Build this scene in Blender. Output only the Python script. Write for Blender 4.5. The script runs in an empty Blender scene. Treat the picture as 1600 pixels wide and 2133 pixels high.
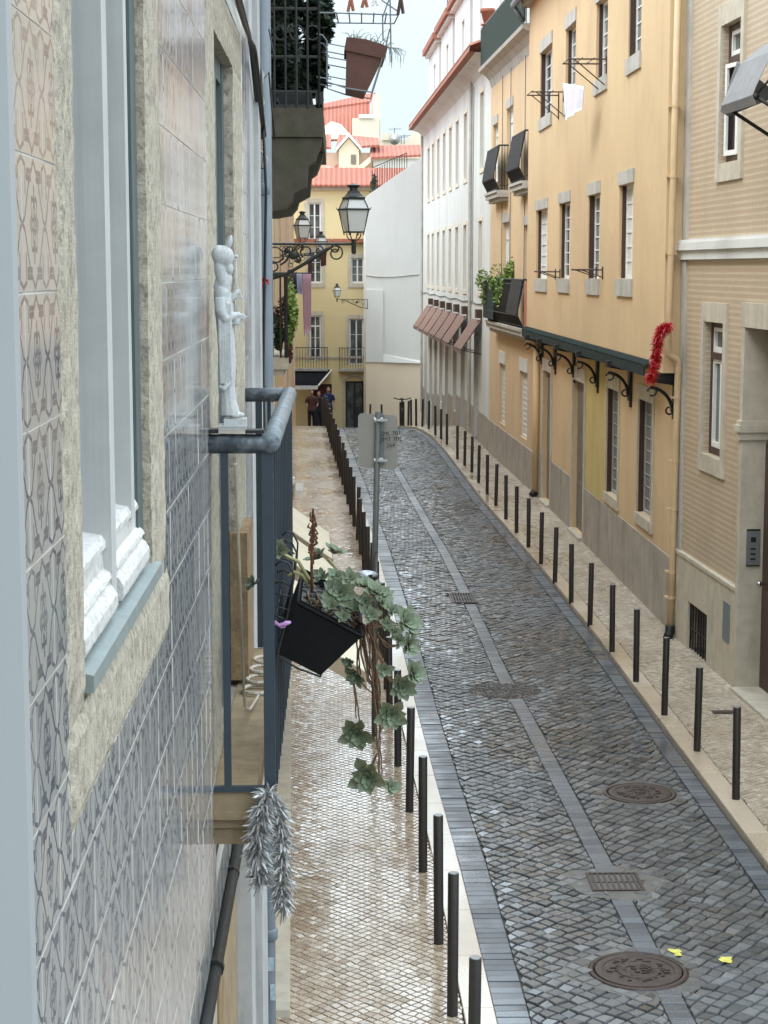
import bpy, math, random
import numpy as np
from mathutils import Vector, Matrix
rnd = random.Random(7)
R = math.radians
C = bpy.context.scene.collection
S = bpy.context.scene

# ---------------------------------------------------------------- camera, sky, sun, exposure
H = 5.0; FPX = 3800.0
PITCH = math.atan(506.5/FPX); YAW = math.atan(95/FPX*math.cos(PITCH))
cam = bpy.data.cameras.new('camera'); camo = bpy.data.objects.new('camera', cam); C.objects.link(camo)
cam.sensor_fit = 'HORIZONTAL'; cam.sensor_width = 36; cam.lens = 36*FPX/1600
cam.clip_start = 0.05; cam.clip_end = 2000
camo.location = (0, 0, H); camo.rotation_euler = (R(90)-PITCH, 0, -YAW)
S.camera = camo
SUN_EL, SUN_AZ = 52, -120          # azimuth measured from +Y towards +X
w = bpy.data.worlds.new('World'); S.world = w; w.use_nodes = True
nt = w.node_tree; nt.nodes.clear()
out = nt.nodes.new('ShaderNodeOutputWorld'); bg = nt.nodes.new('ShaderNodeBackground')
sky = nt.nodes.new('ShaderNodeTexSky'); sky.sky_type = 'NISHITA'; sky.sun_disc = False
sky.sun_elevation = R(SUN_EL); sky.sun_rotation = R(SUN_AZ); sky.air_density = 1.0; sky.dust_density = 3.0
tc = nt.nodes.new('ShaderNodeTexCoord'); mp = nt.nodes.new('ShaderNodeMapping'); mp.inputs['Scale'].default_value = (1.2, 1.2, 3.0)
nz = nt.nodes.new('ShaderNodeTexNoise'); nz.inputs['Scale'].default_value = 1.6; nz.inputs['Detail'].default_value = 5
cr = nt.nodes.new('ShaderNodeValToRGB'); cr.color_ramp.elements[0].position = .3; cr.color_ramp.elements[1].position = .7
cr.color_ramp.elements[0].color = (.80,)*3+(1,); cr.color_ramp.elements[1].color = (.93,)*3+(1,)
mx = nt.nodes.new('ShaderNodeMix'); mx.data_type = 'RGBA'
mx.inputs[7].default_value = (9.5, 11.0, 12.0, 1)      # the overcast cloud layer
nt.links.new(tc.outputs['Generated'], mp.inputs[0]); nt.links.new(mp.outputs[0], nz.inputs[0]); nt.links.new(nz.outputs[0], cr.inputs[0])
nt.links.new(cr.outputs[0], mx.inputs[0]); nt.links.new(sky.outputs[0], mx.inputs[6])
# overcast is brighter overhead; the step just above view is added for wet glare
sep = nt.nodes.new('ShaderNodeSeparateXYZ'); nt.links.new(tc.outputs['Generated'], sep.inputs[0])
mr = nt.nodes.new('ShaderNodeFloatCurve'); cv = mr.mapping.curves[0]
for i_, (a_, b_) in enumerate(((0, .29), (.14, .29), (.30, .72), (1, .95))):
    if i_ in (0,): cv.points[0].location = (a_, b_)
    elif i_ == 3: cv.points[-1].location = (a_, b_)
    else: cv.points.new(a_, b_)
mr.mapping.update(); nt.links.new(sep.outputs[2], mr.inputs[1])
m3 = nt.nodes.new('ShaderNodeMath'); m3.operation = 'MULTIPLY'; m3.inputs[1].default_value = 3.1; nt.links.new(mr.outputs[0], m3.inputs[0]); mr = m3
vm = nt.nodes.new('ShaderNodeVectorMath'); vm.operation = 'SCALE'; nt.links.new(mx.outputs[2], vm.inputs[0]); nt.links.new(mr.outputs[0], vm.inputs['Scale'])
nt.links.new(vm.outputs[0], bg.inputs[0])
bg.inputs[1].default_value = 0.085; nt.links.new(bg.outputs[0], out.inputs[0])
sl = bpy.data.lights.new('sun', 'SUN'); sl.energy = 1.1; sl.angle = R(25); sl.color = (1, .95, .88)
so = bpy.data.objects.new('sun', sl); C.objects.link(so)
sd = Vector((math.sin(R(SUN_AZ))*math.cos(R(SUN_EL)), math.cos(R(SUN_AZ))*math.cos(R(SUN_EL)), math.sin(R(SUN_EL))))
so.rotation_euler = sd.to_track_quat('Z', 'Y').to_euler(); so.location = (0, 0, 30)
S.view_settings.view_transform = 'Standard'; S.view_settings.look = 'None'; S.view_settings.exposure = 0.52; S.view_settings.gamma = 1

# ---------------------------------------------------------------- pixel -> world helpers (photo is 1600 x 2133)
_f = Vector((math.sin(YAW)*math.cos(PITCH), math.cos(YAW)*math.cos(PITCH), -math.sin(PITCH)))
_r = Vector((math.cos(YAW), -math.sin(YAW), 0)); _u = _r.cross(_f)
def ray(x, y): return _f + _r*((x-800)/FPX) - _u*((y-1066.5)/FPX)
def G(x, y, z=0):
    d = ray(x, y); t = (z-H)/d.z; return Vector((0, 0, H)) + d*t
def at(x, y, Y):
    d = ray(x, y); return Vector((0, 0, H)) + d*(Y/d.y)
def lerp(tab, y):
    if y <= tab[0][0]:
        (a, b), (c, d) = tab[0], tab[1]
    elif y >= tab[-1][0]:
        (a, b), (c, d) = tab[-2], tab[-1]
    else:
        for i in range(len(tab)-1):
            if tab[i][0] <= y <= tab[i+1][0]:
                (a, b), (c, d) = tab[i], tab[i+1]; break
    return b + (d-b)*(y-a)/(c-a)

# ---------------------------------------------------------------- object helpers
ORG = {}
def tag(o, label=None, cat=None, group=None, kind=None):
    if label: o['label'] = label
    if cat: o['category'] = cat
    if group: o['group'] = group
    if kind: o['kind'] = kind
    return o
def thing(name, loc, label, cat, group=None):
    o = bpy.data.objects.new(name, None); C.objects.link(o); o.location = loc; o.empty_display_size = .1
    ORG[o.name] = Vector(loc); return tag(o, label, cat, group)
class MB:
    def __init__(s): s.v = []; s.f = []
    def q(s, *p):
        n = len(s.v); s.v += [tuple(a) for a in p]; s.f.append(tuple(range(n, n+len(p))))
    def hexa(s, p):            # 8 corners: bottom 4 ccw, top 4 ccw
        n = len(s.v); s.v += [tuple(a) for a in p]
        for f in ((3,2,1,0),(4,5,6,7),(0,1,5,4),(1,2,6,5),(2,3,7,6),(3,0,4,7)): s.f.append(tuple(n+i for i in f))
    def box(s, a, b, m=None):
        x0,y0,z0 = a; x1,y1,z1 = b
        p = [(x0,y0,z0),(x1,y0,z0),(x1,y1,z0),(x0,y1,z0),(x0,y0,z1),(x1,y0,z1),(x1,y1,z1),(x0,y1,z1)]
        if m: p = [m @ Vector(a) for a in p]
        s.hexa(p)
    def tube(s, pts, r, n=8, cap=True, sx=1.0):
        pts = [Vector(p) for p in pts]; rs = r if isinstance(r, (list, tuple)) else [r]*len(pts)
        base = len(s.v); up = None
        for i, p in enumerate(pts):
            t = (pts[min(i+1, len(pts)-1)] - pts[max(i-1, 0)]).normalized()
            if up is None or abs(up.dot(t)) > .99:
                up = Vector((0,0,1)) if abs(t.z) < .9 else Vector((1,0,0))
            a = t.cross(up).normalized(); b = a.cross(t).normalized(); up = b
            for k in range(n):
                an = 2*math.pi*k/n
                s.v.append(tuple(p + a*math.cos(an)*rs[i]*sx + b*math.sin(an)*rs[i]))
        for i in range(len(pts)-1):
            for k in range(n):
                k2 = (k+1) % n
                s.f.append((base+i*n+k, base+i*n+k2, base+(i+1)*n+k2, base+(i+1)*n+k))
        if cap:
            s.f.append(tuple(base+k for k in range(n))[::-1]); e = base+(len(pts)-1)*n
            s.f.append(tuple(e+k for k in range(n)))
    def loft(s, rings, cap=True):
        n = len(rings[0]); base = len(s.v)
        for rg in rings: s.v += [tuple(p) for p in rg]
        for i in range(len(rings)-1):
            for k in range(n):
                k2 = (k+1) % n
                s.f.append((base+i*n+k, base+i*n+k2, base+(i+1)*n+k2, base+(i+1)*n+k))
        if cap:
            s.f.append(tuple(base+k for k in range(n))[::-1]); e = base+(len(rings)-1)*n
            s.f.append(tuple(e+k for k in range(n)))
    def ell(s, c, r, n=12, m=8, rot=None):
        c = Vector(c); rings = []
        for i in range(1, m):
            ph = math.pi*i/m; rg = []
            for k in range(n):
                th = 2*math.pi*k/n
                p = Vector((r[0]*math.sin(ph)*math.cos(th), r[1]*math.sin(ph)*math.sin(th), -r[2]*math.cos(ph)))
                if rot: p = rot @ p
                rg.append(c+p)
            rings.append(rg)
        s.loft(rings)
    def lathe(s, c, prof, n=16, sq=False, rot=0):
        c = Vector(c); rings = []
        for r, z in prof:
            rings.append([c+Vector((r*math.cos(2*math.pi*k/n+rot), r*math.sin(2*math.pi*k/n+rot), z)) for k in range(n)])
        s.loft(rings)
    def build(s, name, m, parent=None, smooth=False, label=None):
        o_ = Vector((0,0,0))
        if parent is not None: o_ = ORG[parent.name]
        me = bpy.data.meshes.new(name)
        me.from_pydata([(a[0]-o_.x, a[1]-o_.y, a[2]-o_.z) for a in s.v], [], s.f)
        me.materials.append(m)
        if smooth: me.shade_smooth()
        me.update()
        o = bpy.data.objects.new(name, me); C.objects.link(o)
        if parent is not None: o.parent = parent
        ORG[o.name] = o_
        if label: o['label'] = label
        return o
def copy_tree(o, parent=None):
    c = o.copy(); C.objects.link(c)
    if parent is not None: c.parent = parent
    for ch in list(o.children): copy_tree(ch, c)
    return c
def autosmooth(o, ang=40):
    for p in o.data.polygons: p.use_smooth = True
    try: o.data.set_sharp_from_angle(angle=R(ang))
    except Exception: pass
    return o
def arc(c, r, a0, a1, n, ax, ay):
    c = Vector(c); return [c + Vector(ax)*r*math.cos(R(a0+(a1-a0)*i/n)) + Vector(ay)*r*math.sin(R(a0+(a1-a0)*i/n)) for i in range(n+1)]
def text_obj(name, txt, size, m, mat4, parent, ext=.002):
    cu = bpy.data.curves.new(name, 'FONT'); cu.body = txt; cu.size = size; cu.extrude = ext; cu.align_x = 'CENTER'; cu.align_y = 'CENTER'
    t = bpy.data.objects.new('tmp', cu); C.objects.link(t)
    bpy.context.view_layer.update()
    me = bpy.data.meshes.new_from_object(t.evaluated_get(bpy.context.evaluated_depsgraph_get()))
    C.objects.unlink(t); bpy.data.objects.remove(t)
    o_ = ORG[parent.name]
    me.transform(Matrix.Translation(-o_) @ mat4); me.materials.clear(); me.materials.append(m)
    o = bpy.data.objects.new(name, me); C.objects.link(o); o.parent = parent; ORG[o.name] = o_; return o

# ---------------------------------------------------------------- materials
class N:
    """tiny node-building helper"""
    def __init__(s, name):
        s.m = bpy.data.materials.new(name); s.m.use_nodes = True; s.t = s.m.node_tree; s.b = s.t.nodes['Principled BSDF']
    def n(s, t, **k):
        a = s.t.nodes.new(t)
        for kk, v in k.items(): setattr(a, kk, v)
        return a
    def l(s, a, b): s.t.links.new(a, b)
    def math(s, op, a, b=None, c=None, clamp=False):
        n = s.n('ShaderNodeMath', operation=op, use_clamp=clamp)
        for i, x in enumerate((a, b, c)):
            if x is None: continue
            if hasattr(x, 'links'): s.l(x, n.inputs[i])
            else: n.inputs[i].default_value = x
        return n.outputs[0]
    def pos(s, scale=(1,1,1), rot=(0,0,0), loc=(0,0,0)):
        g = s.n('ShaderNodeNewGeometry'); m = s.n('ShaderNodeMapping')
        m.inputs['Scale'].default_value = scale; m.inputs['Rotation'].default_value = rot; m.inputs['Location'].default_value = loc
        s.l(g.outputs['Position'], m.inputs[0]); return m.outputs[0]
    def noise(s, v, scale, detail=4, rough=.55, dist=0):
        n = s.n('ShaderNodeTexNoise'); n.inputs['Scale'].default_value = scale; n.inputs['Detail'].default_value = detail
        n.inputs['Roughness'].default_value = rough; n.inputs['Distortion'].default_value = dist; s.l(v, n.inputs[0]); return n.outputs[0]
    def ramp(s, f, stops):
        n = s.n('ShaderNodeValToRGB'); e = n.color_ramp.elements
        while len(e) < len(stops): e.new(.5)
        for i, (p, c) in enumerate(stops):
            e[i].position = p; e[i].color = tuple(c)+(1,) if not isinstance(c, (int, float)) else (c, c, c, 1)
        s.l(f, n.inputs[0]); return n.outputs[0]
    def mix(s, f, a, b, mode='MIX'):
        n = s.n('ShaderNodeMix', data_type='RGBA', blend_type=mode)
        for i, x in ((0, f), (6, a), (7, b)):
            if hasattr(x, 'links'): s.l(x, n.inputs[i])
            elif isinstance(x, (int, float)): n.inputs[i].default_value = x
            else: n.inputs[i].default_value = tuple(x)+(1,)
        return n.outputs[2]
    def bump(s, h, st=.3, dist=.01):
        n = s.n('ShaderNodeBump'); n.inputs['Strength'].default_value = st; n.inputs['Distance'].default_value = dist; s.l(h, n.inputs['Height'])
        s.l(n.outputs[0], s.b.inputs['Normal']); return n
    def set(s, **k):
        for a, v in k.items():
            i = s.b.inputs[{'col':'Base Color','rough':'Roughness','metal':'Metallic','spec':'Specular IOR Level','coat':'Coat Weight','crough':'Coat Roughness','trans':'Transmission Weight','alpha':'Alpha'}[a]]
            if hasattr(v, 'links'): s.l(v, i)
            elif isinstance(v, (int, float)): i.default_value = v
            else: i.default_value = tuple(v)+(1,)
        return s.m
def M(name, col, rough=.7, var=.18, sc=3, bump=.15, bsc=60, bd=.004, metal=0, dirt=None, dsc=(2.5,2.5,.35), damt=.35, spec=.5, patch=0):
    n = N(name); v = n.pos()
    a = n.noise(v, sc, 6, .6)
    lo = [c*(1-var) for c in col]; hi = [min(1, c*(1+var)) for c in col]
    c = n.ramp(a, [(.3, lo), (.7, hi)])
    if dirt:
        d = n.noise(n.pos(dsc), 1.0, 7, .62)
        c = n.mix(n.math('MULTIPLY', n.ramp(d, [(.48, 0), (.75, 1)]), damt), c, dirt)
    if patch:
        pz = n.noise(n.pos((1,1,1), loc=(7,3,1)), .42, 6, .5)
        c = n.mix(n.math('MULTIPLY', n.ramp(pz, [(.56, 0), (.575, 1)]), patch), c, [min(1, x*1.13) for x in col])
        c = n.mix(n.math('MULTIPLY', n.ramp(n.noise(n.pos((5,5,.28)), 1, 6, .65), [(.56, 0), (.78, 1)]), patch*1.6), c, dirt)
        c = n.mix(n.math('MULTIPLY', n.ramp(n.noise(n.pos((.5,.5,.5), loc=(2,9,4)), 1, 8, .75), [(.52, 0), (.70, 1)]), patch*1.4), c, [x*.72 for x in col])
    n.bump(n.noise(v, bsc, 5, .65), bump, bd)
    rr = n.math('MULTIPLY_ADD', n.noise(v, sc*3, 3), .25, rough-.12)
    return n.set(col=c, rough=rr, metal=metal, spec=spec)
m_yellow = M('yellow_plaster', (.60,.435,.25), .85, .05, .35, .25, 30, .004, dirt=(.42,.28,.17), dsc=(.55,.55,.22), damt=.42, patch=.3)
m_yellow2 = M('pale_yellow_plaster', (.60,.43,.255), .85, .05, .5, .25, 30, .004, dirt=(.42,.31,.21), dsc=(.9,.9,.15), damt=.35, patch=.35)
m_ochre = M('green_ochre_plaster', (.52,.41,.15), .85, .08, 2, .2, 40, dirt=(.36,.28,.15))
m_white = M('white_plaster', (.62,.625,.605), .85, .04, .5, .12, 30, dirt=(.36,.35,.31), dsc=(.9,.9,.16), damt=.45, patch=.25)
m_wallc = M('cream_white_plaster', (.63,.625,.60), .85, .03, .3, .1, 20, dirt=(.42,.40,.35), dsc=(.8,.8,.18), damt=.25, patch=.12)
m_beige = M('beige_plaster', (.70,.58,.44), .85, .04, .4, .1, 20, dirt=(.52,.44,.36), dsc=(.6,.6,.1), damt=.3)
m_farY = M('far_yellow_plaster', (.66,.54,.30), .85, .04, .3, .1, 20, dirt=(.62,.5,.3), dsc=(.6,.6,.1), damt=.3)
m_pink = M('peach_plaster', (.70,.50,.37), .85, .04, .3, .05, 20)
m_cream = M('cream_plaster', (.66,.58,.45), .85, .05, .4, .1, 20)
m_stone = M('limestone_trim', (.50,.45,.36), .8, .13, 6, .35, 90, .003, dirt=(.26,.23,.18), dsc=(4,4,1.2), damt=.5)
m_stoneg = M('grey_limestone', (.44,.42,.38), .75, .15, 4, .3, 80, .003, dirt=(.20,.18,.15), dsc=(3,3,.7), damt=.6)
m_sand = M('yellow_sandstone', (.30,.22,.13), .85, .2, 10, .5, 140, .004, dirt=(.16,.11,.06), dsc=(9,9,3), damt=.6)
m_plinth = M('stained_and_shaded_plinth_stone', (.36,.32,.27), .6, .18, 2.5, .3, 70, .003, dirt=(.16,.13,.11), dsc=(3.5,3.5,.5), damt=.7)  # dark streaks: grime that also stands in for contact shadow at wall bottoms
m_black = M('black_iron', (.008,.009,.009), .55, .2, 20, .15, 200, .001)
m_bollard = M('dark_brown_bollard_paint', (.022,.018,.016), .42, .15, 20, .1, 150, .001)
m_brown = M('brown_wood', (.055,.028,.022), .5, .2, 14, .2, 100, .002)
m_greyp = M('worn_grey_door', (.17,.145,.12), .6, .2, 8, .2, 80, .002)
m_wfr = M('white_frame_paint', (.74,.74,.72), .5, .06, 12, .1, 90, .001)
m_tilered = M('red_roof_tile', (.50,.17,.10), .8, .2, 2, .4, 30, .02)
m_tileb = M('brown_tile_edge', (.30,.11,.065), .8, .2, 5, .3, 30, .01)
m_pipey = M('cream_pipe', (.58,.42,.25), .5, .07, 5, .05, 80, dirt=(.3,.2,.1), dsc=(6,6,1), damt=.4)
m_pipeg = M('blue_grey_pipe', (.14,.165,.185), .45, .1, 8, .08, 100, .001, dirt=(.3,.3,.28), dsc=(14,14,3), damt=.25)
m_curt = M('net_curtain', (.17,.175,.165), .9, .12, 6, .1, 60)
m_roll = M('white_roller_shutter', (.62,.61,.57), .7, .05, 5, .05, 60)
def glassmat():
    n = N('window_glass'); v = n.pos()
    c = n.ramp(n.noise(v, 1.7, 3), [(.4, (.035,.04,.042)), (.62, (.13,.135,.13))])
    return n.set(col=c, rough=.08, spec=.6)
m_glass = glassmat()
def leafmat(name, a, b, rough=.55):
    n = N(name); v = n.pos()
    c = n.ramp(n.noise(v, 9, 3), [(.3, a), (.7, b)])
    n.set(col=c, rough=rough); n.b.inputs['Subsurface Weight'].default_value = 0
    return n.m
m_leafd = leafmat('dark_green_leaves', (.008,.022,.010), (.03,.065,.022))
m_leafl = leafmat('bright_green_leaves', (.10,.19,.03), (.26,.36,.08))
m_leafr = leafmat('reddish_leaves', (.055,.02,.014), (.14,.06,.03))
def stonemat(name, c0, c1, rough0, rough1, bump, tint=None, bsc=55, coat=0):
    n = N(name); v = n.pos()
    at_ = n.n('ShaderNodeAttribute', attribute_name='tone'); tone = at_.outputs['Fac']
    c = n.ramp(tone, [(0, c0), (1, c1)])
    c = n.mix(n.math('MULTIPLY', n.ramp(n.noise(v, 45, 5, .7), [(.45, 0), (.75, 1)]), .45), c, [x*.45 for x in c0])
    big = n.noise(n.pos((1,1,1)), .9, 5, .6, .4)
    if tint: c = n.mix(n.math('MULTIPLY', n.ramp(big, [(.47, 0), (.68, 1)]), .6), c, tint)
    wetn = n.noise(n.pos((1,.5,1), loc=(3,5,0)), .8, 5, .55, .3)
    rr = n.math('MULTIPLY_ADD', n.ramp(wetn, [(.4, 0), (.62, 1)]), rough1-rough0, rough0)
    rr = n.math('MULTIPLY_ADD', n.noise(v, 30, 3), .12, rr)
    n.bump(n.noise(v, bsc, 5, .6), bump, .004)
    if coat: n.set(coat=n.math('MULTIPLY', n.ramp(wetn, [(.40, 1), (.66, .25)]), coat), crough=.06)
    return n.set(col=c, rough=rr, spec=.5)
m_sett = stonemat('wet_basalt_setts', (.044,.048,.054), (.195,.205,.215), .17, .38, .3, (.09,.088,.084), coat=.5)
m_border = stonemat('wet_border_setts', (.05,.057,.067), (.15,.167,.19), .20, .42, .3, coat=.4)
m_gutter = stonemat('smooth_gutter_slabs', (.06,.067,.078), (.15,.165,.187), .20, .42, .3, coat=.4)
m_calc = stonemat('wet_limestone_cobbles', (.30,.215,.145), (.62,.52,.41), .10, .34, .16, (.34,.235,.145), coat=.8)
m_calc2 = stonemat('limestone_cobbles', (.34,.275,.205), (.64,.56,.46), .16, .42, .25, (.36,.28,.19), coat=.4)
m_kerb = stonemat('limestone_kerb', (.50,.40,.29), (.64,.54,.43), .12, .34, .12, (.40,.30,.20), 90, coat=.7)
m_joint = M('dark_joint_sand', (.012,.012,.008), .6, .4, 6, .4, 80, .004)
m_jointl = M('brown_joint_sand', (.028,.02,.013), .6, .3, 6, .4, 80, .004)
m_cover = M('rusty_cast_iron', (.055,.036,.030), .38, .35, 12, .8, 70, .006, metal=.3)
m_mortar = M('cement_patch', (.12,.112,.10), .5, .25, 5, .7, 40, .008)

# ---------------------------------------------------------------- ground
kL = [(4,1.10),(12.5,1.03),(14.9,1.0),(17.2,.94),(20,.88),(25.8,.80),(33.2,.65),(42.3,.38),(51.6,.08),(58,-.10),(66,-.35),(90,-1.3)]
kR = [(4,3.66),(14.7,3.58),(18.9,3.54),(24.2,3.50),(30,3.38),(39.6,3.09),(46,2.99),(51,2.90),(54.5,2.76),(57,2.52),(59,2.22),(62,1.75),(68,1.15),(90,.3)]
gU = [(4,2.42),(13.5,2.26),(19.9,2.10),(22.3,2.02),(27.7,1.96),(32,1.87),(36.5,1.72),(46.5,1.42),(58,1.1),(90,.2)]
wR = [(4,5.55),(20.6,4.75),(24.34,4.57),(40.2,4.34),(49.4,4.08),(77,3.57),(90,3.3)]
wLf = [(-2,-.36),(7.4,-.36),(7.6,-.50),(30,-1.05),(31,-1.03),(62,-1.52),(90,-2.5)]
KW = .22; SW = .06
def gz(y):
    if y < 56: return 0.0
    if y < 60: return -.1*(y-56)**2/8
    return -.2 - .1*(y-60)
def arrmesh(name, V, F, tone, m):
    me = bpy.data.meshes.new(name); nv, nf = len(V), len(F)
    me.vertices.add(nv); me.vertices.foreach_set('co', V.astype(np.float32).ravel())
    me.loops.add(nf*4); me.loops.foreach_set('vertex_index', F.astype(np.int32).ravel())
    me.polygons.add(nf); me.polygons.foreach_set('loop_start', np.arange(0, nf*4, 4, dtype=np.int32))
    me.polygons.foreach_set('loop_total', np.full(nf, 4, dtype=np.int32))
    me.update(calc_edges=True)
    me.shade_flat()
    a = me.attributes.new('tone', 'FLOAT', 'FACE'); a.data.foreach_set('value', tone.astype(np.float32))
    me.materials.append(m); o = bpy.data.objects.new(name, me); C.objects.link(o); ORG[o.name] = Vector((0,0,0)); return o
HOLES = []
def stones(name, lo, hi, cen, y0, y1, a, b, ang, joint, ztop, jit, m, seed, hvar=.004, tilt=.02, cham=.012, stagger=0, shear=0, wander=1, jd=.02):
    """rows of real little stones filling the band lo(y)<x<hi(y); a = size along, b = size across"""
    rg = np.random.RandomState(seed); ca, sa = math.cos(R(ang)), math.sin(R(ang))
    ys = np.linspace(y0-1, y1+1, 400); L = np.array([lerp(cen, q) for q in ys]); Lo = np.array([lo(q) for q in ys]); Hi = np.array([hi(q) for q in ys]); Gz = np.array([gz(q) for q in ys])
    hw = (Hi-Lo).max()/2+.6; Ld = (y1-y0)
    ext = math.hypot(Ld, hw*2+1)
    na = int((Ld*abs(ca)+2*hw*abs(sa))/a)+6; nb = int((Ld*abs(sa)+2*hw*abs(ca))/b)+6
    mid = (y0+y1)/2; xoff = float(np.mean((Lo+Hi)/2-L))
    I, J = np.meshgrid(np.arange(na+1), np.arange(nb+1), indexing='ij')
    P = (I-na/2)*a; Q = (J-nb/2)*b
    P = P + rg.uniform(-jit, jit, P.shape)*a; Q = Q + rg.uniform(-jit, jit, Q.shape)*b
    if not wander and nb % 2 == 0: Q = Q + b/2
    if wander: P = P + .16*a*np.sin(Q*2.1+seed)+.30*a*np.sin(Q*.6+P*.3)          # rows wander
    if stagger:
        pass
    Pi = np.stack([P[:-1,:-1], P[:-1,1:], P[1:,1:], P[1:,:-1]], -1); Qi = np.stack([Q[:-1,:-1], Q[:-1,1:], Q[1:,1:], Q[1:,:-1]], -1)
    if stagger:
        off = ((np.arange(nb) % 2)*a*.5)[None,:,None]; Pi = Pi+off
    Y = mid + Pi*ca + Qi*sa; X0 = -Pi*sa + Qi*ca + xoff
    X = X0 + np.interp(Y, ys, L)
    lo_ = np.interp(Y, ys, Lo); hi_ = np.interp(Y, ys, Hi)
    X = np.clip(X, lo_, hi_)
    X = X.reshape(-1,4); Y = Y.reshape(-1,4)
    cx, cy = X.mean(1), Y.mean(1)
    area = .5*np.abs((X[:,0]-X[:,2])*(Y[:,1]-Y[:,3])-(X[:,1]-X[:,3])*(Y[:,0]-Y[:,2]))
    ok = (cy > y0) & (cy < y1) & (area > .22*a*(b if wander else float((Hi-Lo).mean())))
    for (hx, hy, hr, hk) in HOLES:
        if hk == 'c': ok &= ((cx-hx)**2+(cy-hy)**2) > hr**2
        else: ok &= ~((abs(cx-hx) < hr[0]) & (abs(cy-hy) < hr[1]))
    X, Y, cx, cy = X[ok], Y[ok], cx[ok], cy[ok]; n = len(X)
    sz = math.sqrt(a*b)
    def ring(k, z, dz=None):
        px, py = X.copy(), Y.copy()
        for sh in (1, -1):
            ex = np.roll(X, sh, 1)-X; ey = np.roll(Y, sh, 1)-Y; le = np.hypot(ex, ey)+1e-6; kk = np.minimum(k, le*.4)
            px += ex/le*kk; py += ey/le*kk
        dx = px-cx[:,None]; dy = py-cy[:,None]
        pz = np.interp(py, ys, Gz)+z
        if dz is not None: pz = pz + dz[0][:,None]*dx + dz[1][:,None]*dy + dz[2][:,None]
        return np.stack([px, py, pz], -1)
    tl = (rg.normal(0, tilt, n), rg.normal(0, tilt, n), rg.uniform(-hvar, hvar, n))
    r0 = ring(joint*.7, ztop-.02); r1 = ring(joint*.75+cham*.3, ztop-cham*.9, tl); r2 = ring(joint*.8+cham, ztop, tl)
    V = np.concatenate([r0, r1, r2], 1).reshape(-1,3); b0 = np.arange(n)[:,None,None]*12
    fs = [[0+i, 0+(i+1)%4, 4+(i+1)%4, 4+i] for i in range(4)]+[[4+i, 4+(i+1)%4, 8+(i+1)%4, 8+i] for i in range(4)]+[[8,9,10,11]]
    F = (b0+np.array(fs)[None]).reshape(-1,4)[:, ::-1]
    # orientation check: make top face normals point up
    t = V[F[8]]; nz_ = np.cross(t[1]-t[0], t[2]-t[0])[2]
    if nz_ < 0: F = F[:, ::-1]
    return V, F, np.repeat(np.clip(rg.beta(2,2,n),0,1), 9)
def joinst(name, parts, m, label=None):
    off = 0; VV, FF, TT = [], [], []
    for V, F, T in parts: VV.append(V); FF.append(F+off); TT.append(T); off += len(V)
    return arrmesh(name, np.concatenate(VV), np.concatenate(FF), np.concatenate(TT), m)
def sheet(name, lo, hi, y0, y1, z, m, kind='structure', step=1.0):
    mb = MB(); y = y0
    while y < y1-1e-6:
        y2 = min(y1, y+step)
        mb.q((lo(y),y,gz(y)+z),(hi(y),y,gz(y)+z),(hi(y2),y2,gz(y2)+z),(lo(y2),y2,gz(y2)+z)); y = y2
    return tag(mb.build(name, m), kind=kind)
fkL = lambda y: lerp(kL, y); fkR = lambda y: lerp(kR, y); fg = lambda y: lerp(gU, y); fwR = lambda y: lerp(wR, y); fwL = lambda y: lerp(wLf, y)
Ymax = 66
# manholes, grates (road plane)
MH1 = G(1333,1652); MH2 = G(1330,2022); GR1 = G(1281,1837); GR2 = G(963,1246); PT = G(1052,1438)
HOLES += [(MH1.x,MH1.y,.36,'c'),(MH2.x,MH2.y,.36,'c'),(GR1.x,GR1.y,(.24,.24),'r'),(GR2.x,GR2.y,(.2,.42),'r'),(PT.x,PT.y,.42,'c')]
g0 = MB(); 
for (xa, xb, ya, yb) in ((-400,400,-60,56),):
    g0.q((xa,ya,-.09),(xb,ya,-.09),(xb,yb,-.09),(xa,yb,-.09))
g0.q((-400,56,-.09),(400,56,-.09),(400,60,-.3),(-400,60,-.3)); g0.q((-400,60,-.3),(400,60,-.3),(400,95,-3.8),(-400,95,-3.8)); g0.q((-400,95,-3.8),(400,95,-3.8),(400,1200,-3.8),(-400,1200,-3.8))
tag(g0.build('ground', m_mortar), kind='structure')
sheet('road_bed', lambda y: fkL(y)-.01, lambda y: fkR(y)+.01, 2, 90, -.017, m_joint)
BW = .24
p = []
p.append(stones('', lambda y: fkL(y)+BW, lambda y: fg(y)-.088, gU, 7.5, Ymax, .103, .112, 43, .0078, 0, .15, m_sett, 11, tilt=.028, cham=.007, hvar=.006))
p.append(stones('', lambda y: fg(y)+.088, lambda y: fkR(y)-BW*.8, gU, 7.5, Ymax, .105, .12, 51, .0078, 0, .15, m_sett, 12, tilt=.028, cham=.007, hvar=.006))
tag(joinst('road', p, m_sett), kind='structure')
p = [stones('', lambda y: fkL(y)+.005, lambda y: fkL(y)+BW, kL, 7.5, Ymax, .105, .40, 0, .0065, .001, .06, m_border, 13, tilt=.008, cham=.003, wander=0),
     stones('', lambda y: fkR(y)-BW*.8, lambda y: fkR(y)-.02, kR, 7.5, Ymax, .115, .34, 0, .0065, .003, .04, m_border, 14, tilt=.008, cham=.003, wander=0)]
tag(joinst('road_edging', p, m_border), kind='structure')
tag(joinst('gutter', [stones('', lambda y: fg(y)-.088, lambda y: fg(y)+.088, gU, 7.5, Ymax, .13, .34, 0, .006, -.002, .04, m_gutter, 15, hvar=.002, tilt=.01, cham=.005, wander=0)], m_gutter), kind='structure')
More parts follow.
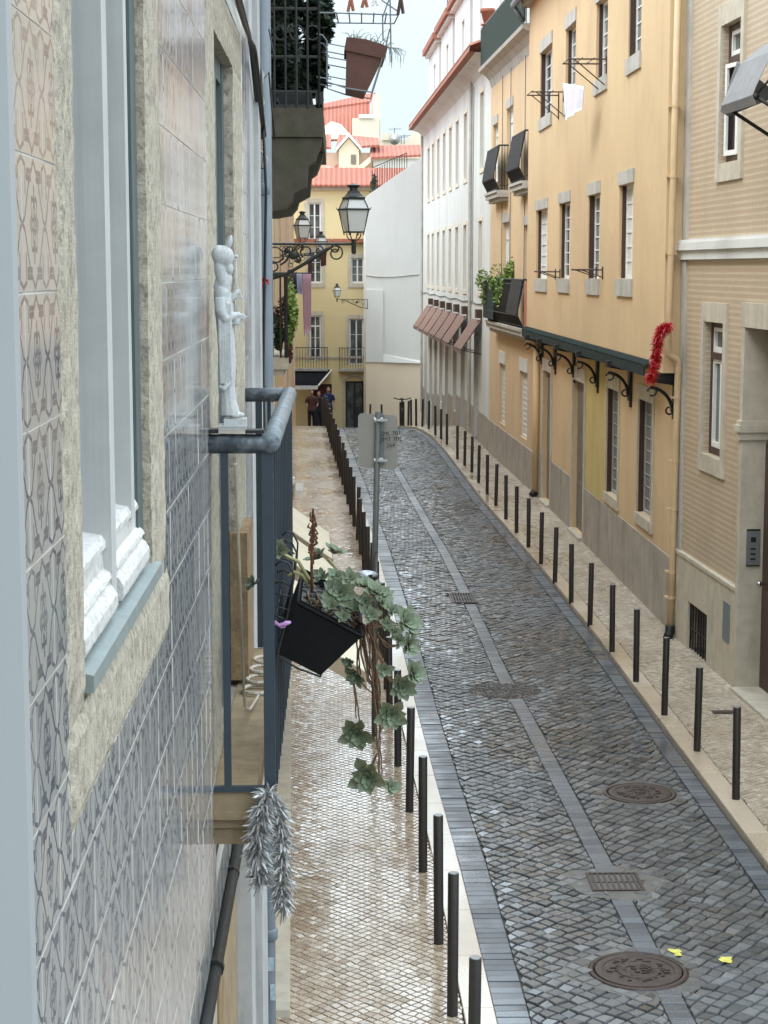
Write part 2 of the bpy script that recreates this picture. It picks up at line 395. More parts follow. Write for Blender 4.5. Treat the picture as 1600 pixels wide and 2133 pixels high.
# pavements
sheet('pavement_bed_left', lambda y: fwL(y)-.3, lambda y: fkL(y)-KW, 2, 90, SW-.015, m_jointl)
sheet('pavement_bed_right', lambda y: fkR(y)+KW, lambda y: fwR(y)+.3, 2, 90, SW-.015, m_jointl)
o = joinst('pavement_left', [stones('', lambda y: fwL(y)-.02, lambda y: fkL(y)-KW, kL, 8, 30, .066, .066, 44, .0058, SW, .13, m_calc, 21, .0015, .014, .0035),
    stones('', lambda y: fwL(y)-.02, lambda y: fkL(y)-KW, kL, 30, Ymax, .085, .085, 44, .004, SW, .13, m_calc, 22, .0015, .014, .004)], m_calc); tag(o, kind='structure')
o = joinst('pavement_right', [stones('', lambda y: fkR(y)+KW, lambda y: fwR(y)+.02, kR, 12, 30, .066, .066, 40, .0045, SW, .14, m_calc2, 23, .002, .025, .004),
    stones('', lambda y: fkR(y)+KW, lambda y: fwR(y)+.02, kR, 30, Ymax, .085, .085, 40, .004, SW, .14, m_calc2, 24, .002, .03, .006)], m_calc2); tag(o, kind='structure')
def kerb(name, f, s):
    V, F, T = stones('', (lambda y: f(y)-KW) if s < 0 else (lambda y: f(y)), (lambda y: f(y)) if s < 0 else (lambda y: f(y)+KW), kL if s < 0 else kR, 4, Ymax, .95, KW*1.6, 0, .0025, SW+.004, .0, m_kerb, 31+s, .002, .002, .008, wander=0)
    V = V.copy(); 
    for k in range(4): V[k::12, 2] -= .06
    return tag(arrmesh(name, V, F, T, m_kerb), kind='structure')
kerb('kerb_left', fkL, -1); kerb('kerb_right', fkR, 1)

# iron covers in the road
def manhole(c, r, label, seed):
    t = thing('manhole_cover', (c.x, c.y, gz(c.y)), label, 'manhole cover')
    mb = MB(); mb.lathe((c.x,c.y,0), [(r+.05,-.02),(r+.05,.004),(r+.012,.006),(r+.01,-.006)], 40); mb.build('rim', m_cover, t, True)
    mb = MB(); mb.lathe((c.x,c.y,0), [(r,-.015),(r,.006),(r-.02,.008),(r-.05,.008),(r-.055,.003),(.16,.003),(.155,.009),(.10,.009),(.095,.003),(.001,.003)], 40)
    q = random.Random(seed)
    for i in range(90):
        a = q.uniform(0, 6.28); rr = math.sqrt(q.random())*(r-.09); x, y = c.x+rr*math.cos(a), c.y+rr*math.sin(a)
        mb.box((x-.014, y-.005, .002), (x+.014, y+.005, .010+q.random()*.002), None)
    mb.build('lid', m_cover, t)
manhole(MH1, .30, 'rusty round manhole cover ringed by worn stone near the right kerb', 1)
manhole(MH2, .31, 'nearest dark round manhole cover in the road beside yellow scraps', 2)
def grate(c, hx, hy, label, n, q=0):
    t = thing('drain_grate', (c.x, c.y, gz(c.y)), label, 'drain grate')
    mb = MB(); w_ = .025
    mb.box((c.x-hx,c.y-hy,-.015),(c.x+hx,c.y-hy+w_,.008)); mb.box((c.x-hx,c.y+hy-w_,-.015),(c.x+hx,c.y+hy,.008))
    mb.box((c.x-hx,c.y-hy+w_,-.015),(c.x-hx+w_,c.y+hy-w_,.008)); mb.box((c.x+hx-w_,c.y-hy+w_,-.015),(c.x+hx,c.y+hy-w_,.008)); mb.build('frame', m_cover, t)
    mb = MB()
    for i in range(n):
        x = c.x-hx+w_+(2*hx-2*w_)*(i+.5)/n; mb.box((x-.010,c.y-hy+w_,-.012),(x+.010,c.y+hy-w_,.005))
    mb.box((c.x-hx+w_,c.y-.012,-.014),(c.x+hx-w_,c.y+.012,.003)); mb.build('bars', m_cover, t)
grate(GR1, .215, .22, 'larger iron drain grate set in the centre gutter near the viewer', 8)
grate(GR2, .19, .40, 'smaller iron drain grate further up the centre gutter', 8)
mb = MB(); q = random.Random(5)
ringp = [(GR1.x+.42*math.cos(a)*(1+.15*math.sin(3*a)), GR1.y-.02+.42*math.sin(a)*(1+.1*math.cos(5*a)), -.002) for a in [6.283*i/24 for i in range(24)]]
mb.q(*ringp); mb.build('cement_patch', m_mortar); tag(bpy.data.objects['cement_patch'], kind='structure')
for nm, c_, r_ in (('patch_by_manhole', MH1, .42), ('patch_by_cover', MH2, .5), ('rubble_patch', PT, .46)):
    mb = MB(); mb.q(*[(c_.x+r_*math.cos(a)*(1+.12*math.sin(3*a+r_*9)), c_.y+r_*math.sin(a)*(1+.1*math.cos(4*a)), -.006 if nm != 'rubble_patch' else -.004) for a in [6.283*i/30 for i in range(30)]])
    tag(mb.build(nm, m_mortar if nm != 'rubble_patch' else m_cover), kind='structure')
mb = MB()
for i in range(420):
    a = q.uniform(0, 6.28); rr = math.sqrt(q.random())*.42; x, y = PT.x+rr*math.cos(a), PT.y+rr*math.sin(a); s_ = q.uniform(.006,.018)
    mb.ell((x,y,.0), (s_, s_*q.uniform(.6,1.2), s_*.7), 6, 4)
tag(mb.build('rubble', m_mortar), 'patch of loose dark rubble and gravel filling a hole in the gutter line', 'rubble', kind='stuff')
m_litter = M('yellow_litter', (.62,.58,.12), .6, .1, 30)
for i, (px, py, lb) in enumerate(((1408,1983,'small yellow scrap on the setts between cover and right kerb, nearer the manhole'),(1516,2003,'larger yellow scrap on the setts closer to the right edge'))):
    c_ = G(px, py, .006); mb = MB()
    for k in range(3):
        a = q.uniform(0,6.28); d_ = .03*k; x, y = c_.x+d_*math.cos(a), c_.y+d_*math.sin(a)
        mb.loft([[(x+r_*math.cos(t_)*(1+.3*math.sin(2*t_+a)), y+r_*math.sin(t_)*.9, z_+.006*math.sin(t_*2+a)) for t_ in [6.283*j/9 for j in range(9)]] for r_, z_ in ((.035,.006),(.037,.008),(.02,.014))])
    tag(mb.build('litter_scrap', m_litter), lb, 'litter')

# ---------------------------------------------------------------- facades
class Fac:
    def __init__(s, P0, P1, side):
        s.o = Vector((P0[0], P0[1], 0)); e = Vector((P1[0]-P0[0], P1[1]-P0[1], 0)); s.L = e.length; s.e = e.normalized()
        s.n = Vector((-s.e.y, s.e.x, 0))*side           # outward, to the street
    def P(s, u, z, d=0): 
        p = s.o + s.e*u + s.n*d; return (p.x, p.y, z)
    def px(s, x, y, d=0):
        r_ = ray(x, y); oo = s.o + s.n*d; t = (oo.dot(s.n))/(r_.dot(s.n)); p = Vector((0,0,H)) + r_*t
        return (p-oo).dot(s.e), p.z
    def box(s, mb, u0, u1, z0, z1, d0, d1):
        if u0 > u1: u0, u1 = u1, u0
        P = s.P; pts = [P(u0,z0,d0),P(u1,z0,d0),P(u1,z0,d1),P(u0,z0,d1),P(u0,z1,d0),P(u1,z1,d0),P(u1,z1,d1),P(u0,z1,d1)]
        a = Vector(pts[1])-Vector(pts[0]); b = Vector(pts[3])-Vector(pts[0])
        if a.cross(b).z < 0: pts = [pts[0],pts[3],pts[2],pts[1],pts[4],pts[7],pts[6],pts[5]]
        mb.hexa(pts)
def wall(F, u0, u1, z0, z1, holes, m, parent, rev=.18, body=5, name='wall', label=None):
    mb = MB(); us = sorted({round(a,4) for a in [u0,u1]+[h[i] for h in holes for i in (0,1)] if u0-1e-3 <= a <= u1+1e-3})
    zs = sorted({round(a,4) for a in [z0,z1]+[h[i] for h in holes for i in (2,3)] if z0-1e-3 <= a <= z1+1e-3})
    for i in range(len(us)-1):
        for j in range(len(zs)-1):
            cu, cz = (us[i]+us[i+1])/2, (zs[j]+zs[j+1])/2
            if any(h[0] < cu < h[1] and h[2] < cz < h[3] for h in holes): continue
            mb.q(F.P(us[i],zs[j]),F.P(us[i+1],zs[j]),F.P(us[i+1],zs[j+1]),F.P(us[i],zs[j+1]))
    for h in holes:
        a,b,c,d = h[:4]; r_ = h[4] if len(h) > 4 else rev; r_ += .06
        a, b = max(a,u0), min(b,u1); c, d = max(c,z0), min(d,z1)
        mb.q(F.P(a,c),F.P(a,c,-r_),F.P(a,d,-r_),F.P(a,d)); mb.q(F.P(b,c),F.P(b,c,-r_),F.P(b,d,-r_),F.P(b,d))
        mb.q(F.P(a,c),F.P(b,c),F.P(b,c,-r_),F.P(a,c,-r_)); mb.q(F.P(a,d),F.P(b,d),F.P(b,d,-r_),F.P(a,d,-r_))
    if body:
        mb.q(F.P(u0,z0),F.P(u0,z1),F.P(u0,z1,-body),F.P(u0,z0,-body)); mb.q(F.P(u1,z0),F.P(u1,z1),F.P(u1,z1,-body),F.P(u1,z0,-body))
        mb.q(F.P(u0,z1),F.P(u1,z1),F.P(u1,z1,-body),F.P(u0,z1,-body)); mb.q(F.P(u0,z0,-body),F.P(u1,z0,-body),F.P(u1,z1,-body),F.P(u0,z1,-body))
    return mb.build(name, m, parent, label=label)
def window(F, parent, h, dep, fm, cols=2, rows=4, lintel=0, sill=0, ext=.05, proud=.025, sm=None, fw=.055, frame2=None, back=None, transom=None, jamb=0, name='window', pane=None, bar=.022):
    a,b,c,d = h[:4]; mb = MB(); D = -dep; t = .05
    F.box(mb, a+.002, a+fw, c+.002, d-.002, D-t, D); F.box(mb, b-fw, b-.002, c+.002, d-.002, D-t, D)
    F.box(mb, a+fw, b-fw, c+.002, c+fw*1.2, D-t, D); F.box(mb, a+fw, b-fw, d-fw, d-.002, D-t, D)
    zt = d-fw
    if transom:
        zt = c+(d-c)*transom; F.box(mb, a+fw, b-fw, zt, zt+fw, D-t, D+.004)
    if cols > 1:
        for k in range(1, cols):
            u = a+(b-a)*k/cols; F.box(mb, u-fw*.5, u+fw*.5, c+fw*1.2, zt, D-t+.003, D+.008)
            if transom: F.box(mb, u-fw*.3, u+fw*.3, zt+fw, d-fw, D-t+.003, D-.004)
    for k in range(1, rows):
        z = c+fw+(zt-c-fw)*k/rows; F.box(mb, a+fw, b-fw, z-bar/2, z+bar/2, D-t+.006, D-.012)
    o = mb.build(name, fm, parent)
    mp_ = MB(); mp_.q(F.P(a+.01,c+.01,D-t*.55),F.P(b-.01,c+.01,D-t*.55),F.P(b-.01,d-.01,D-t*.55),F.P(a+.01,d-.01,D-t*.55)); mp_.build('pane', pane or m_glass, o)
    sm = sm or m_stone
    if lintel: 
        mb = MB(); F.box(mb, a-ext, b+ext, d+.001, d+lintel, -.05, proud); mb.build('lintel', sm, o)
    if sill:
        mb = MB(); F.box(mb, a-ext*1.2, b+ext*1.2, c-sill, c-.001, -.05, proud*1.4); F.box(mb, a+.003, b-.003, c-.02, c+.006, -dep, -.052); mb.build('sill', sm, o)
    if jamb:
        for a_, b_ in ((a-jamb, a-.001), (b+.001, b+jamb)): mb = MB(); F.box(mb, a_, b_, c, d, -.05, proud*.8); mb.build('jamb', sm, o)
    return o
def pxh(F, x0, x1, y0, y1, dep=0, xm=None):
    """hole from photo pixels: far edge x0, near edge x1; heights read at the middle"""
    u0, _ = F.px(x0, 500); u1, _ = F.px(x1, 500); xm = xm or (x0+x1)/2
    zt = F.px(xm, y0)[1]; zb = F.px(xm, y1)[1]
    return [min(u0,u1), max(u0,u1), zb, zt]

# ======== tiled beige building, right foreground
FT = Fac((4.57,24.34),(5.2,11.3),-1)
if FT.n.x > 0: FT.n = -FT.n
t = thing('tiled_building', (5.2,18,0), 'beige building clad in small patterned tiles with brown window frames, nearest on the right', 'building')
def smalltiles():
    n = N('beige_pattern_tiles'); g = n.n('ShaderNodeNewGeometry'); sx = n.n('ShaderNodeSeparateXYZ'); n.l(g.outputs['Position'], sx.inputs[0])
    u = n.math('DIVIDE', sx.outputs[1], .14); v = n.math('DIVIDE', sx.outputs[2], .075)
    fu = n.math('FRACT', u); fv = n.math('FRACT', v)
    edge = n.math('MAXIMUM', n.math('ABSOLUTE', n.math('SUBTRACT', fv, .5)), n.math('ABSOLUTE', n.math('SUBTRACT', fu, .5)))
    grout = n.ramp(edge, [(.465, 0), (.49, 1)])
    a = n.math('ABSOLUTE', n.math('SUBTRACT', fv, .5)); b = n.math('ABSOLUTE', n.math('SUBTRACT', fu, .5))
    lat = n.math('SINE', n.math('MULTIPLY', n.math('ADD', a, b), 25)); lat2 = n.math('SINE', n.math('MULTIPLY', n.math('SUBTRACT', a, b), 25))
    pat = n.ramp(n.math('MULTIPLY_ADD', lat, .25, n.math('MULTIPLY_ADD', lat2, .25, .5)), [(.35, 0), (.65, 1)])
    band = n.ramp(a, [(.26, 1), (.36, 0)])
    c = n.mix(pat, (.50,.375,.27), (.34,.235,.165)); c = n.mix(n.math('MULTIPLY', band, .75), (.58,.49,.36), c)
    c = n.mix(n.math('MULTIPLY', grout, .75), c, (.36,.28,.19))
    w_ = n.n('ShaderNodeTexWhiteNoise', noise_dimensions='2D'); cc = n.n('ShaderNodeCombineXYZ'); n.l(n.math('FLOOR', u), cc.inputs[0]); n.l(n.math('FLOOR', v), cc.inputs[1]); n.l(cc.outputs[0], w_.inputs[0])
    c = n.mix(n.math('MULTIPLY', w_.outputs[0], .18), c, (.35,.27,.18))
    c = n.mix(n.math('MULTIPLY', n.ramp(n.noise(n.pos((.8,.8,.3)), 1.3, 5), [(.45,0),(.75,1)]), .35), c, (.34,.27,.18))
    n.bump(n.math('SUBTRACT', 1, grout), .5, .003)
    return n.set(col=c, rough=.5)
m_stile = smalltiles()
hW1 = pxh(FT, 1497, 1538, 50, 338); hW2 = pxh(FT, 1475, 1516, 672, 955); hB = pxh(FT, 1457, 1499, 1280, 1392)
hW2 = [hW2[0], hW2[1], hW2[2], hW2[3]]
ud = FT.px(1550, 1100)[0]; hD = [ud, ud+1.5, -.4, FT.px(1566,682)[1], .24]
w1w = hW1[1]-hW1[0]; hW3 = [hW1[0]+2.55, hW1[1]+2.55, hW1[2], hW1[3]]
wall(FT, 0, 13.0, -1, 12.0, [hW1, hW2, hB+[.12], hD, hW3], m_stile, t, .10)
for h, nm in ((hW1,1),(hW2,2),(hW3,3)):
    # brown outer frame + white inner sashes
    mb = MB(); a,b,c,d = h; f = .07; FT.box(mb,a,a+f,c,d,-.14,-.07); FT.box(mb,b-f,b,c,d,-.14,-.07); FT.box(mb,a+f,b-f,c,c+f*1.3,-.14,-.07); FT.box(mb,a+f,b-f,d-f,d,-.14,-.07)
    zt = c+(d-c)*.72; FT.box(mb,a+f,b-f,zt,zt+f*1.2,-.14,-.06); o = mb.build('window', m_brown, t)
    mb = MB()
    def sash(u0,u1,z0,z1,dd=-.12):
        s_ = .05; FT.box(mb,u0,u0+s_,z0,z1,dd-.03,dd+.035); FT.box(mb,u1-s_,u1,z0,z1,dd-.03,dd+.035); FT.box(mb,u0+s_,u1-s_,z0,z0+s_*1.3,dd-.03,dd+.035); FT.box(mb,u0+s_,u1-s_,z1-s_,z1,dd-.03,dd+.035)
    sash(a+f,b-f,zt+f*1.2,d-f); um = (a+b)/2
    if nm != 1: sash(a+f,um,c+f*1.3,zt); 
    sash(um+.002,b-f,c+f*1.3,zt)
    if nm == 1:    # one leaf swung open
        hu = um-.35
        P = FT.P; 
        def leaf(w0,w1,z0,z1):
            A = Vector(FT.P(um,0,-.10)); D_ = (Vector(FT.P(a+.02,0,-.035))-A).normalized(); nn = Vector((-D_.y,D_.x,0))*.03
            L_ = (um-a-f)
            p0 = A+D_*(w0*L_); p1 = A+D_*(w1*L_)
            mb.hexa([(p0.x,p0.y,z0),(p1.x,p1.y,z0),(p1.x+nn.x,p1.y+nn.y,z0),(p0.x+nn.x,p0.y+nn.y,z0),(p0.x,p0.y,z1),(p1.x,p1.y,z1),(p1.x+nn.x,p1.y+nn.y,z1),(p0.x+nn.x,p0.y+nn.y,z1)])
        z0,z1 = c+f*1.3, zt
        leaf(0,.14,z0,z1); leaf(.86,1,z0,z1); leaf(.14,.86,z0,z0+.06); leaf(.14,.86,z1-.05,z1)
    mb.build('sash', m_wfr, o)
    mb = MB(); mb.q(FT.P(a,c,-.125),FT.P(b,c,-.125),FT.P(b,d,-.125),FT.P(a,d,-.125)); mb.build('pane', m_glass, o)
    mb = MB(); e_ = .13; FT.box(mb,a-e_,a-.001,c-.22,d+.24,-.04,.035); FT.box(mb,b+.001,b+e_,c-.22,d+.24,-.04,.035); FT.box(mb,a,b,d+.001,d+.24,-.04,.032); FT.box(mb,a,b,c-.22,c-.001,-.04,.032)
    mb.build('surround', m_stone, o)
mb = MB(); FT.box(mb,.001,13,5.12,5.24,-.02,.06); FT.box(mb,.001,13,5.24,5.34,-.02,.10); FT.box(mb,0.001,13,5.34,5.38,-.02,.07); mb.build('string_course', m_white, t)
mb = MB(); FT.box(mb,-.06,.30,.95,5.11,-.1,.03); FT.box(mb,-.06,.30,5.39,12,-.1,.03); mb.build('quoin_strip', m_stoneg, t)
# plinth in stone round the basement opening
mb = MB(); zp = 1.22
for (u0,u1,z0,z1) in ((-.06,hB[0],-1,zp),(hB[1],ud-.12,-1,zp),(hB[0],hB[1],-1,hB[2]),(hB[0],hB[1],hB[3],zp)): FT.box(mb,u0,u1,z0,z1,-.04,.045)
mb.build('plinth', m_stone, t)
mb = MB(); FT.box(mb,-.06,ud-.12,zp,zp+.045,-.04,.06); mb.build('plinth_cap', m_stone, t)
mb = MB(); a,b,c,d = hB
for i in range(8):
    u = a+.03+(b-a-.06)*i/7; mb.tube([FT.P(u,c,.01),FT.P(u,d,.01)],.011,6)
mb.tube([FT.P(a,c+(d-c)*.5,.01),FT.P(b,c+(d-c)*.5,.01)],.009,6)
o = mb.build('basement_grille', m_black, t)
mb = MB(); mb.q(FT.P(a,c,-.10),FT.P(b,c,-.10),FT.P(b,d,-.10),FT.P(a,d,-.10)); mb.build('pane', m_glass, o)
u0,_ = FT.px(1513,1350); u1,_ = FT.px(1527,1350); mb = MB(); FT.box(mb,min(u0,u1),max(u0,u1),.55,1.02,.04,.055); mb.build('meter_hatch', m_pipeg, t)
# entrance
mb = MB(); zt = hD[3]
FT.box(mb,ud-.12,ud+.004,-.2,zt,-.3,.055); FT.box(mb,ud-.14,ud+1.62,zt+.001,zt+.28,-.3,.06); FT.box(mb,ud+1.501,ud+1.62,-.2,zt,-.3,.055)
FT.box(mb,ud-.19,ud+.05,3.12,3.20,-.3,.10); FT.box(mb,ud-.16,ud+.03,3.03,3.119,-.3,.08); FT.box(mb,ud-.16,ud+.03,3.201,3.25,-.3,.08)
FT.box(mb,ud+.005,ud+1.5,-.2,.10,-.35,.12); mb.build('door_surround', m_stone, t)
mb = MB(); FT.box(mb,ud+.006,ud+1.5,.101,3.0,-.30,-.23)
for k in range(3): FT.box(mb,ud+.12+.45*k,ud+.46+.45*k,.3,1.3,-.23,-.21); FT.box(mb,ud+.12+.45*k,ud+.46+.45*k,1.5,2.8,-.23,-.21)
FT.box(mb,ud+.006,ud+1.5,3.0,zt,-.30,-.25); o = mb.build('door', m_brown, t)
mb = MB(); mb.ell(FT.P(ud+.10,1.35,-.17),(.035,.035,.035),14,10); mb.tube([FT.P(ud+.10,1.35,-.23),FT.P(ud+.10,1.35,-.18)],.012); mb.build('handle', M('chrome',(.6,.6,.6),.15,.02,metal=1), o, True)
# intercom on the reveal facing the camera
mb = MB(); FT.box(mb,ud+.0,ud+.02,1.55,1.98,-.19,-.03); o = mb.build('intercom', M('brushed_steel',(.30,.32,.33),.35,.1,metal=.6), t)
for nm_,a_ in (('camera_window',(1.83,1.89,-.14,-.08)),('trim',(1.545,1.56,-.19,-.03)),('trim',(1.965,1.985,-.19,-.03)),('button',(1.62,1.64,-.14,-.08)),('button',(1.68,1.70,-.14,-.08)),('button',(1.74,1.76,-.14,-.08))):
    mb = MB(); FT.box(mb,ud+.02,ud+.023,*a_); mb.build(nm_, m_black, o)
# grey canopy on the near upper window
m_clothg = M('grey_awning_cloth', (.24,.24,.25), .9, .1, 9, .3, 120, .002, dirt=(.16,.15,.14), dsc=(8,8,2), damt=.5)
c0 = FT.px(1512,205,.75); t2 = thing('window_awning', FT.P(hW3[0],hW3[3]-.9,.1), 'weathered grey folding window awning with dark arms at the upper right edge', 'awning')
ua, ub = hW3[0]-.02, hW3[1]+.3; zA = at(1560,158,20.2).z+.12; zB = at(1522,222,20.5).z
mb = MB(); n_ = 10
for s_, zoff in ((0,0),):
    pr = [(0.02,zA+.28),(.24,zA+.16),(.46,zA-.02),(.62,zB+.06),(.66,zB-.04),(.62,zB-.12)]
    for i in range(len(pr)-1):
        (d0,z0),(d1,z1) = pr[i],pr[i+1]
        mb.hexa([FT.P(ua,z0-.012,d0),FT.P(ub,z0-.012,d0),FT.P(ub,z1-.012,d1),FT.P(ua,z1-.012,d1),FT.P(ua,z0,d0),FT.P(ub,z0,d0),FT.P(ub,z1,d1),FT.P(ua,z1,d1)])
mb.build('canopy', m_clothg, t2)
mb = MB(); mb.hexa([FT.P(ua-.004,zB-.15,.58),FT.P(ua-.004,zB-.10,.67),FT.P(ua-.004,zA-.0,.5),FT.P(ua-.004,zA-.35,.02),FT.P(ua+.004,zB-.15,.58),FT.P(ua+.004,zB-.10,.67),FT.P(ua+.004,zA-.0,.5),FT.P(ua+.004,zA-.35,.02)])
mb.build('side_cloth', m_clothg, t2)
mb = MB(); mb.tube([FT.P(ua,zB-.05,.62),FT.P(ub,zB-.05,.62)],.035,10); 
for u in (ua+.02,ub-.02): mb.tube([FT.P(u,zB-.05,.62),FT.P(u,zB-.42,.02)],.02,8); mb.tube([FT.P(u,zA+.26,.02),FT.P(u,zB-.05,.62)],.012,6)
mb.build('arms', m_black, t2, True)
# roof edge
mb = MB(); FT.box(mb,-.1,13.1,12.01,12.2,-5,.25); mb.build('roof', m_tilered, t)

# ======== jettied yellow building
FJ = Fac((4.33,24.3),(4.15,40.4),1); FG = Fac((4.57,24.34),(4.36,40.3),1)
for F_ in (FJ,FG):
    if F_.n.x > 0: F_.n = -F_.n
t = thing('yellow_house', (5,32,0), 'ochre yellow house whose upper floors jut out over black iron brackets', 'building')
ups = [pxh(FJ,1122,1146,101,245),pxh(FJ,1174,1194,56,208),pxh(FJ,1236,1259,8,165),pxh(FJ,1302,1328,-52,118)]
los = [pxh(FJ,1117,1140,438,584),pxh(FJ,1165,1187,423,581),pxh(FJ,1225,1249,405,580),pxh(FJ,1289,1318,380,577)]
zu0 = sum(h[2] for h in ups)/4; zu1 = sum(h[3] for h in ups)/4; zl0 = sum(h[2] for h in los)/4; zl1 = sum(h[3] for h in los)/4
for h in ups: h[2], h[3] = h[2]*.5+zu0*.5, h[3]*.5+zu1*.5
for h in los: h[2], h[3] = h[2]*.5+zl0*.5, h[3]*.5+zl1*.5
wall(FJ, 0, FJ.L, 3.62, 10.6, ups+los, m_yellow, t, .22, 5)
mb = MB(); mb.q(FJ.P(0,3.62,0),FJ.P(FJ.L,3.62,0),FJ.P(FJ.L,3.62,-.5),FJ.P(0,3.62,-.5)); mb.build('jetty_soffit', m_yellow, t)
for i, h in enumerate(ups): window(FJ,t,h,.105,m_wfr,2,5,pane=(m_glass,m_curt,m_glass,m_curt)[i],lintel=.24,sill=.24,ext=.05,fw=.05,sm=m_stoneg)
for i, h in enumerate(ups+los):
    mb = MB(); FJ.box(mb,h[1]-.03,h[1]-.002,h[2]+.01,h[3]-.01,-.10,-.045 if i % 3 else -.02); mb.build('inner_jamb', m_brown, t)
for i, h in enumerate(los): window(FJ,t,h,.105,m_wfr,2,6,pane=(m_roll,m_glass,m_curt,m_roll)[i],lintel=.20,sill=.26,ext=.06,fw=.05,sm=m_stoneg)
g1 = pxh(FG,1338,1369,838,1085); g2 = pxh(FG,1271,1296,813,1040); d3 = pxh(FG,1200,1224,796,1104); d4 = pxh(FG,1137,1153,775,1040)
d3[2] = d4[2] = .12
wall(FG, 0, FG.L, -1, 3.70, [g1,g2,d3,d4], m_yellow, t, .22, 0, name='ground_floor_wall')
m_gfr = M('grey_lacquer_frame',(.36,.36,.33),.6,.08,9)
for h in (g1,g2): window(FG,t,h,.085,m_gfr,2,9,lintel=.22,sill=.16,ext=.10,fw=.045,jamb=.09,sm=m_stone,pane=m_curt,bar=.014)
for h in (g1,g2):
    mb = MB(); FG.box(mb,h[1]-.03,h[1]-.003,h[2]+.01,h[3]-.01,-.084,-.008); mb.build('shutter', m_brown, t)
for k, h in enumerate((d3,d4)):
    mb = MB(); a,b,c,d = h; FG.box(mb,a+.002,b-.002,c,d,-.14,-.08)
    for kk in range(3): FG.box(mb,a+.08,b-.08,c+.2+.85*kk,c+.9+.85*kk,-.08,-.065)
    o = mb.build('door', m_greyp, t)
    mb = MB(); FG.box(mb,a+.25,a+.55,1.15,1.2,-.065,-.05); FG.box(mb,a+.25,a+.55,1.35,1.42,-.065,-.05); mb.build('letter_plate', m_roll, o)
    mb = MB(); FG.box(mb,a-.13,a-.001,0,d,-.05,.03); FG.box(mb,b+.001,b+.13,0,d,-.05,.03); FG.box(mb,a-.13,b+.13,d+.001,d+.26,-.05,.032); FG.box(mb,a,b,-.2,c-.001,-.2,.10); mb.build('door_surround', m_stone, t)
um = (d3[0]+d3[1])/2
mt = Matrix.Translation(Vector(FG.P(um,d3[3]+.14,.036))) @ Matrix(((FG.e.x*-1,0,FG.n.x,0),(FG.e.y*-1,0,FG.n.y,0),(0,1,0,0),(0,0,0,1)))
text_obj('house_number','3',.2,m_black,mt,t)
# plinth
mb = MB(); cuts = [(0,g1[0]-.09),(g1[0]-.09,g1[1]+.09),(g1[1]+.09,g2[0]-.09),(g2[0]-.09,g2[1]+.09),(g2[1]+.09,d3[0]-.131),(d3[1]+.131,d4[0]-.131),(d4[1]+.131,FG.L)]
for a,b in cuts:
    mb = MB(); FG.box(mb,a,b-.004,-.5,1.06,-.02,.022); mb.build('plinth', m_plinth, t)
mb = MB(); FG.box(mb,g2[1]+.12,d3[0]-.14,1.065,3.4,-.01,.004); mb.build('repainted_panel', m_ochre, t)
# jetty skirt and brackets
m_zinc = M('weathered_green_metal',(.025,.035,.033),.9,.25,8,.4,90,spec=.15,dirt=(.06,.065,.055),dsc=(8,8,3),damt=.4)
def corr():
    mb = MB(); n = 130; L = FJ.L-.9
    for i in range(n):
        u = .95+L*i/n; u2 = .95+L*(i+1)/n; um_ = (u+u2)/2
        mb.q(FJ.P(u,3.715,.01),FJ.P(um_,3.755,.01),FJ.P(um_,3.70,.10),FJ.P(u,3.66,.10)); mb.q(FJ.P(um_,3.755,.01),FJ.P(u2,3.715,.01),FJ.P(u2,3.66,.10),FJ.P(um_,3.70,.10))
    FJ.box(mb,.95,FJ.L+.05,3.53,3.665,.07,.10)
    return mb
corr().build('skirt_roof', m_zinc, t)
for i, px_ in enumerate((1411,1316,1247,1198,1158,1131)):
    u = FG.px(px_,800)[0]; u = max(.12, u); mb = MB()
    FG.box(mb,u-.09,u+.09,2.98,3.60,.001,.05); FG.box(mb,u-.08,u+.08,3.50,3.60,.051,.40)
    e = Vector((FG.n.x,FG.n.y,0)); mb.tube(arc(FG.P(u,3.08,.40),.34,95,180,10,FG.n,(0,0,1)),.026,6)
    mb.tube(arc(FG.P(u,3.36,.34),.06,0,300,10,FG.n,(0,0,1)),.014,5); mb.tube(arc(FG.P(u,3.10,.10),.05,180,450,8,FG.n,(0,0,1)),.014,5)
    mb.hexa([FG.P(u-.02,3.44,.05),FG.P(u+.02,3.44,.05),FG.P(u+.02,3.5,.4),FG.P(u-.02,3.5,.4),FG.P(u-.02,3.5,.05),FG.P(u+.02,3.5,.05),FG.P(u+.02,3.51,.4),FG.P(u-.02,3.51,.4)])
    FG.box(mb,u-.06,u+.06,2.88,2.979,.001,.03)
    mb.build('jetty_bracket', m_black, t)
mb = MB()   # eaves + gutter
FJ.box(mb,-.1,FJ.L+.1,10.601,10.72,-5,.18); FJ.box(mb,-.1,FJ.L+.1,10.721,10.80,-5,.30); mb.build('cornice', m_stoneg, t)
mb = MB(); mb.tube([FJ.P(-.1,10.66,.34),FJ.P(FJ.L+.15,10.66,.34)],.07,8); mb.tube([FJ.P(FJ.L+.12,10.66,.34),FJ.P(FJ.L+.12,10.3,.12)],.05,8); mb.build('gutter_pipe', m_pipeg, t, True)
mb = MB(); mb.hexa([FJ.P(-.2,10.82,.32),FJ.P(FJ.L+.2,10.82,.32),FJ.P(FJ.L+.2,10.82,-5),FJ.P(-.2,10.82,-5),FJ.P(-.2,10.9,.32),FJ.P(FJ.L+.2,10.9,.32),FJ.P(FJ.L+.2,12.6,-5),FJ.P(-.2,12.6,-5)]); mb.build('roof', m_tilered, t)
